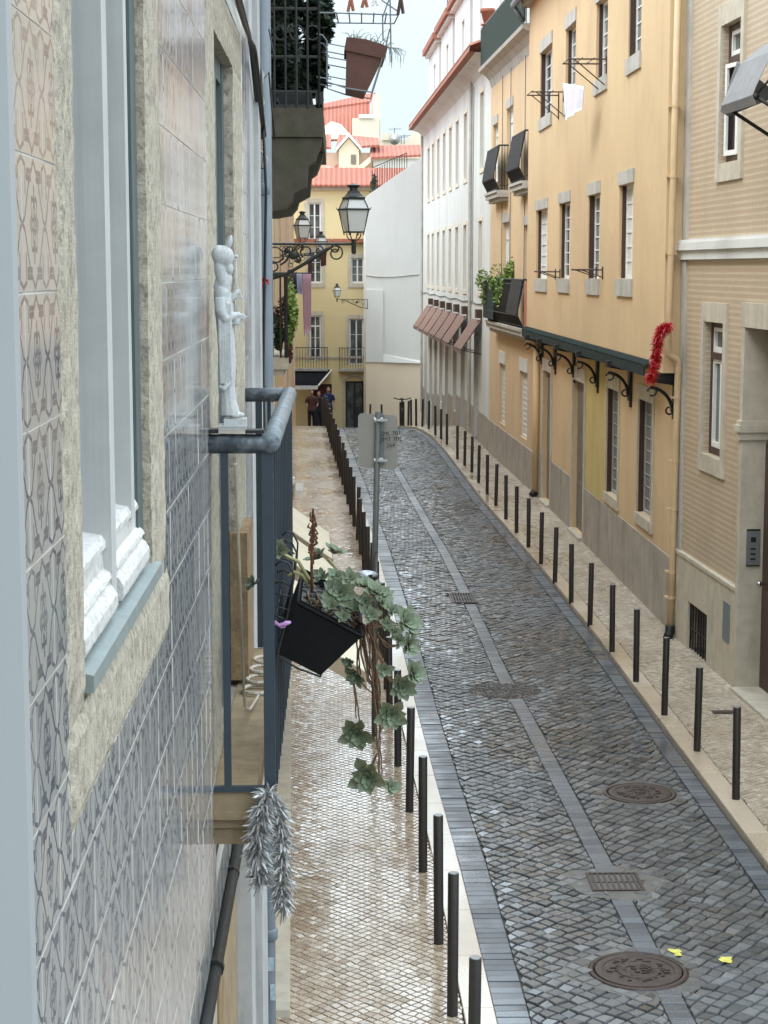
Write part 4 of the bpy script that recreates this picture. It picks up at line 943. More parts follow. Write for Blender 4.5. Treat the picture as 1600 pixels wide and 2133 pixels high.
mb.box((A.x,95,A.z-1),(Bp.x,97.9,zt)); mb.q((A.x,95,zt),(Bp.x,95,zt),((A.x+Bp.x)/2,95,zg)); o = mb.build('dormer', m_cream, t)
mb = MB(); mxx = (A.x+Bp.x)/2
for sx_, ex in ((A.x-.12,0),(Bp.x+.12,0)):
    mb.hexa([(sx_,94.8,zt-.05),(mxx,94.8,zg+.05),(mxx,97.9,zg+.05),(sx_,97.9,zt-.05),(sx_,94.8,zt+.12),(mxx,94.8,zg+.24),(mxx,97.9,zg+.24),(sx_,97.9,zt+.12)])
mb.build('dormer_gable', m_wfr, o)
mb = MB(); pbox(mb,731,742,322,342,94.97,.02); mb.build('dormer_window', m_greyp, o)
mb = MB(); a = at(700,385,94); b = at(772,325,94); mb.hexa([(a.x,94,a.z-.3),(b.x,94,b.z-.3),(b.x,94.4,b.z-.3),(a.x,94.4,a.z-.3),(a.x,94,a.z),(b.x,94,b.z),(b.x,94.4,b.z),(a.x,94.4,a.z)]); mb.build('parapet', m_cream, t)
t = thing('red_roof_house', (0,115,0), 'big house with steep red tiled roof and cream gable end highest on the hill', 'building')
mb = MB(); prf(mb,[(590,300),(772,290),(770,215),(600,240)],114,3); mb.build('roof', m_ridge, t)
mb = MB(); prf(mb,[(590,240),(770,215),(782,196),(660,222)],116.8,1.4); mb.build('upper_roof', m_ridge, t)
mb = MB(); pbox(mb,778,792,196,320,113.5,6); pbox(mb,734,790,246,300,113,1.5); mb.build('gable_wall', m_cream, t)
mb = MB(); pbox(mb,748,778,238,246,112.9,1.8); mb.build('chimney_cap', m_wfr, t)
mb = MB(); prf(mb,[(645,290),(735,290),(710,262),(690,256)],112.4,1.0,.1); mb.build('gable_roof', m_cream, t)
t = thing('hill_house', (4,125,0), 'small cream house with gabled roof and aerials at the right of the skyline', 'building')
mb = MB(); pbox(mb,792,900,292,330,122,5); a,b,c_ = at(845,292,122),at(885,292,122),at(865,272,122)
mb.q(a,b,c_); pbox(mb,796,822,278,292,121.9,2); mb.build('wall', m_cream, t)
mb = MB()
for x,y0,y1 in ((822,266,300),(836,283,300),(842,280,300)):
    mb.tube([at(x,y1,121.5),at(x,y0,121.5)],.03,5); mb.tube([at(x-12,y0+3,121.5),at(x+14,y0+2,121.5)],.02,4)
mb.build('aerial', m_pipeg, t)
for x,y,Y,lb in ((686,362,93.6,'round grey satellite dish on the low red roof'),(822,290,121.3,'round grey satellite dish on the skyline house')):
    c_ = at(x,y,Y); t_ = thing('satellite_dish', c_-Vector((0,0,.7)), lb, 'satellite dish', 'satellite dishes')
    mb = MB(); Rm = Matrix.Rotation(R(78),3,'X'); mb.loft([[c_+Rm @ Vector((r_*math.cos(a),r_*math.sin(a),z__)) for a in [6.283*i/18 for i in range(18)]] for r_,z__ in ((.38,.06),(.25,.02),(.03,0),(.03,-.02),(.38,.04))]); mb.build('dish', m_stoneg, t_, True)
    mb = MB(); mb.tube([c_+Vector((0,.05,-.75)),c_+Vector((0,.05,-.1))],.03,6); mb.build('mast', m_pipeg, t_)

# ======== left side, beyond the near house
FL2 = Fac((-.50,7.6),(-1.05,30),-1); FL3 = Fac((-1.04,30.2),(-1.53,62),-1); FL4 = Fac((-1.56,62),(-2.6,87),-1)
for F_ in (FL2,FL3,FL4): F_.n = F_.n if F_.n.x > 0 else -F_.n
t = thing('shop_building', (-2,18,0), 'plain building behind the grey drainpipe on the left, carrying the overhead balcony', 'building')
hh = [[4.5,5.5,3.75,6.2],[12.5,13.6,3.75,6.2],[3,5,-1,2.5],[6.5,8,-1,2.5],[10,12,-1,2.5]]
wall(FL2,0,FL2.L,-1,11,hh,m_cream,t,.15,5)
for h in hh: window(FL2,t,h,.1,m_wfr,2,3,lintel=.15,fw=.07,jamb=.12,sm=m_stone)
mb = MB(); FL2.box(mb,4,FL2.L,-.5,SW+.05,-.02,.26); mb.build('threshold', m_stone, t)
t = thing('orange_building', (-2.5,45,0), 'orange and pink building on the far left past the hanging laundry', 'building')
wall(FL3,0,FL3.L,-4,9.6,[[4,5,4,6.5],[12,13,4,6.5],[20,21,4,6.5],[4,5,0.1,2.6],[14,15.2,0.1,2.6]],m_yellow2,t,.12,5)
for h in [[4,5,4,6.5],[12,13,4,6.5],[20,21,4,6.5],[4,5,0.1,2.6],[14,15.2,0.1,2.6]]: window(FL3,t,h,.1,m_wfr,2,3,lintel=.15,fw=.07,jamb=.12,sm=m_stone)
for a_,b_ in ((9.0,9.5),(17.0,17.6),(30,31.5)): mb = MB(); FL3.box(mb,a_,b_,-4,9.5,-.02,.05); mb.build('pilaster', m_pink, t)
mb = MB(); mb.hexa([FL3.P(-.2,9.61,.35),FL3.P(32,9.61,.35),FL3.P(32,9.61,-5),FL3.P(-.2,9.61,-5),FL3.P(-.2,9.75,.35),FL3.P(32,9.75,.35),FL3.P(32,11.5,-5),FL3.P(-.2,11.5,-5)]); mb.build('roof', m_tilered, t)
t = thing('corner_building', (-3,74,0), 'low ochre corner building at the far left beside the black shop awning', 'building')
wall(FL4,0,FL4.L,-6,7.5,[[5,6,2,4.5],[12,13,2,4.5]],m_yellow,t,.12,5)
for h in [[5,6,2,4.5],[12,13,2,4.5]]: window(FL4,t,h,.1,m_wfr,2,3,lintel=.15,fw=.07)
mb = MB(); mb.hexa([FL4.P(-.2,7.51,.3),FL4.P(25,7.51,.3),FL4.P(25,7.51,-5),FL4.P(-.2,7.51,-5),FL4.P(-.2,7.6,.3),FL4.P(25,7.6,.3),FL4.P(25,9,-5),FL4.P(-.2,9,-5)]); mb.build('roof', m_tilered, t)

# ======== near azulejo house
X0 = -.3232
FA = Fac((X0,-1.0),(X0,7.05),-1); FA.n = Vector((1,0,0))
def azulejo():
    n = N('azulejo_tiles'); g = n.n('ShaderNodeNewGeometry'); sx = n.n('ShaderNodeSeparateXYZ'); n.l(g.outputs['Position'], sx.inputs[0])
    T = .14; us = n.math('DIVIDE', n.math('ADD', sx.outputs[1], AU0), T); vs = n.math('DIVIDE', n.math('ADD', sx.outputs[2], AV0), T)
    u = n.math('SUBTRACT', n.math('FRACT', us), .5); v = n.math('SUBTRACT', n.math('FRACT', vs), .5)
    p = n.math('ABSOLUTE', u); q = n.math('ABSOLUTE', v)
    def seg(ax, ay, bx, by, wd):
        dx, dy = bx-ax, by-ay; L2 = dx*dx+dy*dy
        pa = n.math('SUBTRACT', p, ax); qa = n.math('SUBTRACT', q, ay)
        h = n.math('DIVIDE', n.math('ADD', n.math('MULTIPLY', pa, dx), n.math('MULTIPLY', qa, dy)), L2, clamp=True)
        ex = n.math('SUBTRACT', pa, n.math('MULTIPLY', h, dx)); ey = n.math('SUBTRACT', qa, n.math('MULTIPLY', h, dy))
        d = n.math('SQRT', n.math('ADD', n.math('MULTIPLY', ex, ex), n.math('MULTIPLY', ey, ey)))
        return n.math('SUBTRACT', d, wd)
    ds = [seg(.0,.47,.13,.37,.011), seg(.13,.385,.30,.385,.013), seg(.13,.335,.30,.335,.016), seg(.30,.335,.30,.385,.010), seg(.19,.335,.40,.04,.010), seg(.40,.04,.50,.0,.010), seg(.36,.42,.36,.22,.008), seg(.36,.42,.5,.47,.009)]
    rr = n.math('SQRT', n.math('ADD', n.math('MULTIPLY', u, u), n.math('MULTIPLY', n.math('MULTIPLY', v, v), .55)))
    th = n.math('ARCTAN2', v, u)
    r1 = n.math('MULTIPLY_ADD', n.math('COSINE', n.math('MULTIPLY', th, 6)), .022, .145)
    r2 = n.math('MULTIPLY_ADD', n.math('COSINE', n.math('MULTIPLY', th, 4)), .022, .085)
    r3 = n.math('MULTIPLY_ADD', n.math('COSINE', n.math('MULTIPLY', th, 5)), .014, .035)
    for r_, w_ in ((r1,.009),(r2,.010),(r3,.010)): ds.append(n.math('SUBTRACT', n.math('ABSOLUTE', n.math('SUBTRACT', rr, r_)), w_))
    ds.append(seg(0,.20,0,.27,.014))
    ds = [n.math('SUBTRACT', e, .005) for e in ds]; d = ds[0]
    for e in ds[1:]: d = n.math('MINIMUM', d, e)
    d = n.math('ADD', d, n.math('MULTIPLY', n.math('SUBTRACT', n.noise(n.pos(), 260, 2), .5), .008))
    line = n.ramp(d, [(0.0, 1), (.008, 0)])
    tone = n.n('ShaderNodeAttribute', attribute_name='tone').outputs['Fac']
    base = n.ramp(tone, [(0,(.30,.295,.28)),(.5,(.39,.38,.36)),(1,(.46,.43,.385))])
    stk = n.noise(n.pos((30,34,1.6)), 1, 5, .7); base = n.mix(n.math('MULTIPLY', n.ramp(stk, [(.42,0),(.66,1)]), .55), base, (.36,.345,.33))
    fine = n.noise(n.pos((120,150,9)), 1, 4, .7); base = n.mix(n.math('MULTIPLY', n.ramp(fine, [(.55,0),(.72,1)]), .35), base, (.27,.26,.27))
    wash = n.ramp(n.noise(n.pos(), 7, 4), [(.35,.55),(.65,.95)])
    c = n.mix(n.math('MULTIPLY', line, wash), base, (.04,.045,.078))
    gr = n.ramp(n.math('MAXIMUM', p, q), [(.478, 0), (.492, 1)])
    c = n.mix(n.math('MULTIPLY', gr, .25), c, (.55,.52,.47))
    bh = n.noise(n.pos((60,70,6)), 1, 3); n.bump(n.math('ADD', bh, n.math('MULTIPLY', n.noise(n.pos(), 400, 2), .3)), .06, .002)
    return n.set(col=c, rough=n.math('MULTIPLY_ADD', stk, .12, .05), spec=.6)
zj = H - (608-560)/3800*(.3232*3800/(705-70)); AV0 = -zj % .14; AU0 = -(.3232*3800/(705-93)) % .14
m_az = azulejo()
m_rough = M('pitted_limestone', (.47,.415,.325), .9, .22, 25, .9, 190, .006, dirt=(.13,.10,.07), dsc=(75,75,65), damt=.9)
m_roughb = M('brown_worn_sandstone', (.30,.20,.105), .9, .25, 30, .8, 190, .005, dirt=(.12,.08,.045), dsc=(40,40,12), damt=.6)
t = thing('azulejo_house', (X0-.5,3,0), 'near left house faced with blue patterned azulejo tiles and pitted stone window surround', 'building')
wz0, wz1 = 4.46, 6.6
win = [2.235+1, 3.115+1, wz0-.015, wz1]; dor = [4.795+1, 5.715+1, 3.69, 5.63]; shop = [4.75+1, 6.0+1, -1, 3.16]
wall(FA, 0, FA.L, -1, 8.5, [win, dor, shop], m_rough, t, .10, 4)
# tiles as real geometry, each very slightly out of plane
def aztiles():
    rg = np.random.RandomState(4); V=[];Fc=[];T=[]
    ya0 = -AU0 + .14*math.ceil((.9+AU0)/.14); za0 = -AV0+.14*(math.ceil((3.33+AV0)/.14)-1)
    ys_ = np.arange(ya0, 6.55, .14); zs_ = np.arange(za0, 7.0, .14)
    def free(y, z, s=.14):
        yy, zz = y+s/2, z+s/2
        if 2.06 < yy < 3.30 and zz > 4.335: return False
        if 4.48 < yy < 6.14 and 3.5 < zz < 5.78: return False
        return True
    for y in ys_:
        for z in zs_:
            parts = [(y,y+.14,z,z+.14)]
            if not free(y,z):
                # trim against openings
                y1 = y+.14
                if y < 2.10 < y1 and z+.07 > 4.335: parts = [(y,2.10,z,z+.14)]+([(2.1005,y1,z,4.335)] if z < 4.33 else [])
                elif y < 3.30 < y1 and z+.07 > 4.335: parts = [(3.30,y1,z,z+.14)]
                elif y < 4.50 < y1 and z+.07 < 5.78: parts = [(y,4.50,z,z+.14)]
                elif 2.06 < y+.07 < 3.30 and z < 4.338: parts = [(y,y1,z,4.338)]
                else: continue
            for (a,b,c,d) in parts:
                c = max(c, 3.318)
                if b-a < .01: continue
                tx, ty, o_ = rg.normal(0,.004), rg.normal(0,.004), rg.uniform(.0047,.0052); cy, cz = (a+b)/2,(c+d)/2; g = .0006; e = .0008; n0 = len(V)
                for k, dd in ((0,-.003),(g,0),(g+e,.0006)):
                    for (yy,zz) in ((a+k,c+k),(b-k,c+k),(b-k,d-k),(a+k,d-k)):
                        V.append((X0+o_+dd+tx*(yy-cy)+ty*(zz-cz), yy, zz))
                fs = [[i,(i+1)%4,4+(i+1)%4,4+i] for i in range(4)]+[[4+i,4+(i+1)%4,8+(i+1)%4,8+i] for i in range(4)]+[[8,9,10,11]]
                Fc += [[n0+j for j in f] for f in fs]; T += [float(np.clip(rg.beta(2,2),0,1))]*9
    return np.array(V), np.array(Fc), np.array(T)
V_,F_2,T_ = aztiles(); V_ = V_-np.array(ORG[t.name])
o = arrmesh('tile_cladding', V_, F_2, T_, m_az); o.parent = t
m_grout = M('lime_grout', (.60,.58,.53), .9, .15, 30, .4, 200, .002)
mb = MB()
for a,b,c,d in ((-.9,2.12,3.33,8.4),(2.12,3.29,3.33,4.34),(3.29,4.50,3.33,8.4),(4.50,6.53,5.76,8.4),(6.14,6.53,3.30,5.76),(4.50,6.14,3.33,3.5)): mb.q((X0+.0038,a,c),(X0+.0038,b,c),(X0+.0038,b,d),(X0+.0038,a,d))
mb.build('grout_bed', m_grout, t)
# irregular pitted stone surround of the window
def rough_slab(y0,y1,z0,z1,out,m,name,seed,parent,rag=.01,st=.03):
    q = random.Random(seed); ny = max(1,int((y1-y0)/st)); nz_ = max(1,int((z1-z0)/st)); vs = {}; mb = MB()
    for i in range(ny+1):
        for j in range(nz_+1):
            e = (i in (0,ny)) or (j in (0,nz_)); y = y0+(y1-y0)*i/ny; z = z0+(z1-z0)*j/nz_
            if i in (0,ny): y += q.uniform(-rag,rag)
            if j in (0,nz_): z += q.uniform(-rag,rag)
            vs[i,j] = len(mb.v); mb.v.append((X0+out-(.006 if e else 0)+q.uniform(-.0012,.0012), y, z))
    for i in range(ny):
        for j in range(nz_): mb.f.append((vs[i,j],vs[i+1,j],vs[i+1,j+1],vs[i,j+1]))
    bd = [(i,0) for i in range(ny+1)]+[(ny,j) for j in range(1,nz_+1)]+[(i,nz_) for i in range(ny-1,-1,-1)]+[(0,j) for j in range(nz_-1,0,-1)]
    b0 = len(mb.v)
    for k in bd: x,y,z = mb.v[vs[k]]; mb.v.append((X0-.09,y,z))
    for k in range(len(bd)): k2 = (k+1)%len(bd); mb.f.append((vs[bd[k]],b0+k,b0+k2,vs[bd[k2]]))
    return mb.build(name, m, parent)
rough_slab(2.085,2.25,4.46,6.7,.009,m_rough,'window_surround',1,t,.006)
rough_slab(3.10,3.32,4.46,6.7,.008,m_rough,'window_surround',2,t,.003)
rough_slab(2.095,3.34,4.335,4.459,.010,m_rough,'window_apron',3,t,.006,.018)
rough_slab(4.49,4.81,3.70,5.76,.008,m_rough,'door_surround',4,t,.003); rough_slab(5.70,6.14,3.70,5.614,.008,m_rough,'door_surround',5,t,.003); rough_slab(4.81,6.14,5.615,5.76,.008,m_rough,'door_lintel',6,t,.003)
mb = MB(); mb.box((X0-.02,5.66,3.71),(X0+.035,6.02,4.18)); mb.build('jamb_block', m_roughb, t)
# grey-white pilaster at the house's end
m_grime = M('grey_painted_render',(.42,.41,.40),.8,.12,10,.3,120,.003,dirt=(.20,.18,.17),dsc=(25,25,2.5),damt=.7)
mb = MB(); mb.box((X0-.1,6.56,-1),(X0+.012,7.05,8.5)); mb.box((X0-.1,6.85,-1),(X0+.03,7.055,8.5)); mb.build('corner_pilaster', m_grime, t)
# shop front below
mb = MB(); mb.box((X0-.08,4.76,-1),(X0-.03,5.98,3.155)); mb.build('shop_panel', m_sand, t)
mb = MB(); mb.box((X0-.05,4.56,-1),(X0+.006,4.75,3.27)); mb.build('shop_jamb', m_roughb, t)
mb = MB(); mb.box((X0-.09,5.985,-1),(X0+.02,6.25,3.25)); mb.box((X0-.05,6.25,-1),(X0+.045,6.5,3.45)); mb.build('shop_frame', m_grime, t)
# window: pale grey frame, white sashes
m_oldw = M('flaking_white_paint',(.58,.565,.54),.55,.08,20,.5,160,.002,dirt=(.28,.24,.20),dsc=(90,90,90),damt=.8)
m_sash = M('streaky_pale_grey_paint',(.45,.445,.43),.65,.07,12,.15,120,.001,dirt=(.32,.32,.31),dsc=(60,60,.8),damt=.55)
m_frg = M('grey_green_frame_paint',(.085,.105,.10),.75,.08,10,.1,90,.001,spec=.25,dirt=(.30,.32,.32),dsc=(30,30,1),damt=.4)
mb = MB()
def xb(a,b,c,d,x0,x1): mb.box((X0+x0,a,c),(X0+x1,b,d))
xb(2.252,2.30,4.50,6.59,-.08,-.018); xb(3.02,3.098,4.50,6.59,-.08,-.012); xb(2.30,3.02,6.54,6.59,-.08,-.018); xb(2.30,3.02,4.47,4.50,-.08,-.018)
xb(2.705,2.915,4.62,6.40,-.07,-.047)  # added dark batten, hides the pane's bright grazing reflection
o = mb.build('window', m_frg, t)
mb = MB(); 
xb(2.30,2.36,4.60,6.5,-.07,-.030); xb(2.60,2.655,4.53,6.5,-.07,-.004); xb(2.655,2.70,4.53,6.5,-.07,-.022); xb(2.92,2.96,4.60,6.5,-.07,-.0105); xb(2.96,3.0,4.60,6.5,-.07,-.022)
xb(2.36,2.60,6.42,6.5,-.07,-.03); xb(2.70,2.92,6.42,6.5,-.07,-.03); mb.build('sash', m_sash, o)
mb = MB()
for a,b,off in ((2.26,2.60,0),(2.665,3.04,.0)):
    pf = [(-.07,4.513),(.002,4.513),(.0045,4.520),(.004,4.536),(-.002,4.546),(-.008,4.551),(-.0085,4.556),(-.004,4.560),(-.006,4.566),(-.016,4.574),(-.0165,4.60),(-.012,4.604),(-.012,4.612),(-.018,4.622),(-.07,4.632)]
    ny = 24; mb.loft([[(X0+x_+(rnd.uniform(-.0008,.0008) if x_ > -.05 else 0), a+(b-a)*j/ny, z_+rnd.uniform(-.0008,.0008)) for x_,z_ in pf] for j in range(ny+1)])
mb.build('weather_rail', m_oldw, o)
mb = MB(); mb.q((X0-.05,2.3,4.5),(X0-.05,3.02,4.5),(X0-.05,3.02,6.55),(X0-.05,2.3,6.55)); mb.build('pane', m_glass, o)
mb = MB(); mb.hexa([(X0-.06,2.24,4.476),(X0+.016,2.24,4.474),(X0+.016,3.13,4.474),(X0-.06,3.13,4.476),(X0-.06,2.24,4.515),(X0+.016,2.24,4.496),(X0+.016,3.13,4.496),(X0-.06,3.13,4.515)])
mb.build('sill', M('blue_grey_sill_paint',(.21,.25,.245),.5,.1,12,.3,150,.001,dirt=(.22,.19,.15),dsc=(30,30,30),damt=.45), o)
# balcony door: grey leaf + glass
mb = MB(); xb(4.812,4.88,3.72,5.61,-.08,-.020); xb(5.62,5.698,3.72,5.61,-.08,-.026); xb(4.88,5.62,5.55,5.61,-.08,-.03); xb(5.22,5.29,3.72,5.55,-.08,-.022); xb(4.88,5.62,3.72,3.95,-.08,-.034); xb(4.88,5.62,4.55,4.62,-.08,-.04)
o = mb.build('balcony_door', m_frg, t); mb = MB(); mb.q((X0-.06,4.88,3.72),(X0-.06,5.62,3.72),(X0-.06,5.62,5.55),(X0-.06,4.88,5.55)); mb.build('pane', m_glass, o)
# open casement of the viewer's own window
t2 = thing('open_casement', (X0,.46,4.0), 'blurred pale grey edge of an opened window casement at the far left', 'window casement')
xe = at(44,1066,.5).x
m_cas = M('smooth_light_grey_paint',(.335,.35,.353),.5,.03,6,.03,60,.001)
mb = MB(); mb.box((xe-.062,.50,3.7),(xe-.006,.54,6.4)); mb.box((xe-.062,.497,3.7),(xe-.0,.4995,6.4)); mb.box((X0,.50,3.7),(X0+.05,.54,6.4)); mb.box((X0+.05,.50,3.7),(xe-.062,.54,3.78)); mb.box((X0+.05,.50,6.32),(xe-.062,.54,6.4)); mb.build('sash', m_cas, t2)
mb = MB(); mb.box((X0+.05,.517,3.78),(xe-.062,.521,6.32)); mb.build('pane', m_glass, t2)
# cables + black pipe on the wall
t2 = thing('black_cables', (X0,5.5,5.7), 'bundle of black cables strung along the tiled wall to the drainpipe', 'cable')
mb = MB(); q = random.Random(8)
for k in range(3):
    mb.tube([(X0+.025+.008*k,y,5.80-.02*k-.03*math.sin(y*2.1+k)+(0 if y<6.4 else -(y-6.4)*.35)) for y in np.arange(3.6,7.3,.15)],.006+.002*(k==0),6)
mb.tube([(X0+.03,7.1,5.75),(X0+.045,7.15,5.3),(X0+.03,7.1,4.6),(X0+.035,7.12,4.0),(X0+.03,7.1,3.2)],.006,6)
mb.tube([at(565,215,7.4),at(572,120,7.4),at(560,60,7.4)],.003,5); mb.tube([at(530,190,7.3),at(560,150,7.3),at(567,230,7.3),at(572,290,7.3)],.004,5)
mb.tube([at(536,770,7.3),at(548,800,7.3),at(568,838,7.3)],.0035,5)
mb.build('cable', m_black, t2, True)
mb = MB()
for k in range(5):
    pts = [at(540+q.uniform(-6,6)+8*math.sin(k+j*.9), 150+j*22+q.uniform(-4,4), 7.25) for j in range(10)]; mb.tube(pts,.005,5)
mb.tube([at(540,310,7.2),at(556,330,7.2),at(552,352,7.2),at(540,350,7.2),at(537,325,7.2)],.006,5); mb.build('rope', M('pale_rope',(.36,.33,.29),.9,.2,50), t2, True)
t2 = thing('wall_pipe', (X0,4.6,3.3), 'black pipe running along the foot of the tiled facade over the shop', 'pipe')
mb = MB(); mb.tube([(X0+.012,3.2,3.30),(X0+.014,4.2,3.295),(X0+.02,5.5,3.305),(X0+.02,6.3,3.30)],.018,10); mb.build('pipe', m_black, t2, True)
for y in (3.6,4.3,5.0,5.7): mb = MB(); mb.tube([(X0+.014,y-.012,3.30),(X0+.014,y+.012,3.30)],.024,10); mb.build('clip', m_black, t2)
# grey drainpipe
t2 = thing('drainpipe', (-.3,7.5,0), 'thick blue-grey drainpipe at the end of the tiled house, red ribbon on it', 'drainpipe')
pxs = at(551,600,7.5).x; mb = MB(); mb.tube([(pxs,7.5,8.2),(pxs,7.5,4),(pxs-.012,7.5,2),(pxs-.012,7.5,.05)],.034,20); mb.build('pipe', m_pipeg, t2, True)
mb = MB()
for z in (at(551,395,7.5).z,at(551,1945,7.5).z,6.6,4.0,1.4): mb.tube([(pxs-.005,7.5,z-.025),(pxs-.005,7.5,z-.02),(pxs-.005,7.5,z+.02),(pxs-.005,7.5,z+.025)],[.035,.038,.038,.035],20)
mb.build('collar', m_pipeg, t2, True)
m_stk = M('pale_sticker',(.40,.48,.52),.6,.3,60); c_ = at(541,2010,7.46)
for a_ in ((pxs-.012,c_.z-.03,pxs+.018,c_.z+.03),(pxs+.0,c_.z-.16,pxs+.022,c_.z-.09)): mb = MB(); mb.box((a_[0],7.463,a_[1]),(a_[2],7.4655,a_[3])); mb.build('sticker', m_stk, t2)
mb = tinsel([at(538,580,7.45),at(546,583,7.44),at(554,582,7.45)],.01,160,.022,.004,5); o = mb.build('red_ribbon', m_redt); tag(o,'small red bow tied on the blue-grey drainpipe','ribbon')

# ---- near balcony
m_rail = M('chipped_dark_grey_paint',(.045,.055,.065),.42,.25,18,.3,120,.002,dirt=(.30,.31,.32),dsc=(35,35,35),damt=.55)
m_railt = M('worn_pale_handrail',(.16,.19,.205),.5,.3,22,.5,120,.002,dirt=(.02,.024,.03),dsc=(45,18,45),damt=.95)
m_post = M('slate_blue_bars',(.028,.040,.052),.42,.12,12,.1,90,.001)
t = thing('balcony', (X0,5.3,3.70), 'narrow near balcony with slate-blue bars and chipped grey handrail', 'balcony')
YB0, YB1, XO = 4.46, 6.22, -.168; ZS = 3.70; ZR = 4.575
mb = MB(); mb.box((X0,YB0,ZS-.065),(XO-.045,YB1,ZS-.004)); mb.box((X0,YB0+.01,ZS-.10),(XO-.058,YB1-.01,ZS-.065)); mb.box((X0,YB0-.004,ZS-.075),(XO-.04,YB1+.004,ZS-.055))
mb.box((X0,YB0+.02,ZS-.145),(XO-.05,YB1-.02,ZS-.10)); mb.build('slab', m_sand, t)
mb = MB(); mb.tube([(X0-.01,YB0,ZR),(XO-.03,YB0,ZR),(XO-.008,YB0+.012,ZR)],.024,14); mb.build('side_rail', m_rail, t, True); mb = MB(); mb.tube([(X0+.0,YB1,ZR),(XO,YB1,ZR)],.024,14); mb.build('side_rail', m_rail, t, True)
mb = MB(); mb.tube([(XO,YB0-.012,ZR+.003),(XO,YB0+.4,ZR+.003),(XO,YB1,ZR+.003)],.0245,16,True); mb.build('front_rail', m_railt, t, True)
mb = MB()
def bar(x,y,w_=.010,z0=ZS+.0,z1=ZR-.02): mb.box((x-w_,y-w_,z0),(x+w_,y+w_,z1))
bar(X0+.042,YB0,.009); mb.box((X0+.0,YB0-.008,ZS-.002),(XO+.0,YB0+.008,ZS+.012)); bar(X0+.05,YB1,.011); bar(X0+.085,YB1,.006)
mb.box((XO-.022,YB0-.004,ZS-.02),(XO+.006,YB0+.02,ZR-.02))
n_ = 13
for i in range(1,n_+1): y = YB0+(YB1-YB0)*i/n_; bar(XO,y,.008,ZS-.02)
mb.box((XO-.012,YB0+.02,ZS-.02),(XO+.006,YB1,ZS-.008)); mb.box((XO-.003,YB0+.02,ZR-.10),(XO+.003,YB1,ZR-.085)); mb.build('bars', m_post, t)
# plank on the near rail under the statue
t2 = thing('plank', (X0+.06,YB0,ZR+.027), 'thin dark and bare wooden plank lying on the near balcony rail', 'plank')
mb = MB(); z_ = ZR+.027; mb.box((X0-.0,YB0-.02,z_),(X0+.030,YB0+.03,z_+.010)); mb.box((X0+.095,YB0-.02,z_),(XO-.015,YB0+.03,z_+.008)); mb.build('dark_end', m_black, t2)
mb = MB(); mb.box((X0+.030,YB0-.021,z_),(X0+.095,YB0+.031,z_+.009)); mb.build('bare_wood', m_stone, t2)
# coiled hose on slab
mb = MB()
for k in range(4): 
    c_ = (X0+.065+.004*k,5.55+.1*k,ZS+.006+.01*k); mb.tube(arc(c_,.042-.003*k,0,340,14,(1,0,0),(0,1.4,0)),.006,6)
mb.tube([(X0+.055,4.7,4.5),(X0+.058,4.8,4.2),(X0+.056,4.95,3.9),(X0+.052,5.1,3.76),(X0+.058,5.25,3.715),(X0+.075,5.45,3.71)],.004,6)
o = mb.build('coiled_hose', M('beige_hose',(.5,.44,.36),.5,.1,20)); tag(o,'thin beige hose coiled on the floor of the near balcony','hose')

# ---- statue on the plank
def S_(px, py): return at(400+px/3.877, 450+py/3.877, YB0+.004)
t2 = thing('statue', (X0+.05,YB0+.004,ZR+.036), 'white painted statue of a robed bearded saint in profile on the balcony rail', 'statue')
def remesh(o, vs, sm=4):
    m1 = o.modifiers.new('r','REMESH'); m1.mode = 'VOXEL'; m1.voxel_size = vs; m1.use_smooth_shade = True
    m2 = o.modifiers.new('s','SMOOTH'); m2.iterations = sm; m2.factor = .5
mb = MB(); k = 4.46/3800/3.877*1.0
prof = [(1610,232,385,.8),(1560,232,380,.8),(1480,230,355,.8),(1400,226,350,.85),(1380,222,345,.9),(1300,220,350,.9),(1200,215,352,.9),(1100,210,350,.9),(1000,206,345,.95),(900,198,335,1.0),(820,190,335,1.05),(740,182,335,1.1),(680,180,325,1.15),(640,186,312,1.1),(600,205,300,.9),(560,215,290,.7),(520,220,295,.65)]
rings = []
for (y,a,b,d) in prof:
    c_ = S_((a+b)/2,y); rx = (b-a)/2*k; ry = rx*.78*d+.004; z = S_(a,y).z
    rings.append([(c_.x+rx*math.cos(th)*(1+.045*math.sin(7*th+.4)), c_.y+ry*math.sin(th)*(1+.05*math.sin(9*th)), z) for th in [6.283*i/30 for i in range(30)]])
mb.loft(rings)
hc = S_(262,330)
mb.ell(S_(250,325),(.0265,.0215,.0265),20,14); mb.ell(S_(218,308),(.0185,.0205,.0225),18,12); mb.ell(S_(278,335),(.0175,.0175,.026),18,12)          # hood/hair and face
mb.ell(S_(332,335),(.006,.005,.0055),10,8); mb.ell(S_(345,352),(.004,.004,.004),8,6)
mb.ell(S_(300,425),(.0115,.013,.017),14,10); mb.ell(S_(262,560),(.0165,.017,.042),14,10); mb.ell(S_(300,520),(.008,.011,.02),12,8)   # beard, neck
mb.ell(S_(228,420),(.015,.017,.034),14,10); mb.ell(S_(245,640),(.021,.024,.030),16,10); mb.ell(S_(240,480),(.013,.016,.04),12,10)
mb.tube([S_(275,260),S_(255,360),S_(222,480),S_(200,590)],[.004,.006,.008,.009],8)                     # hanging band of the hood
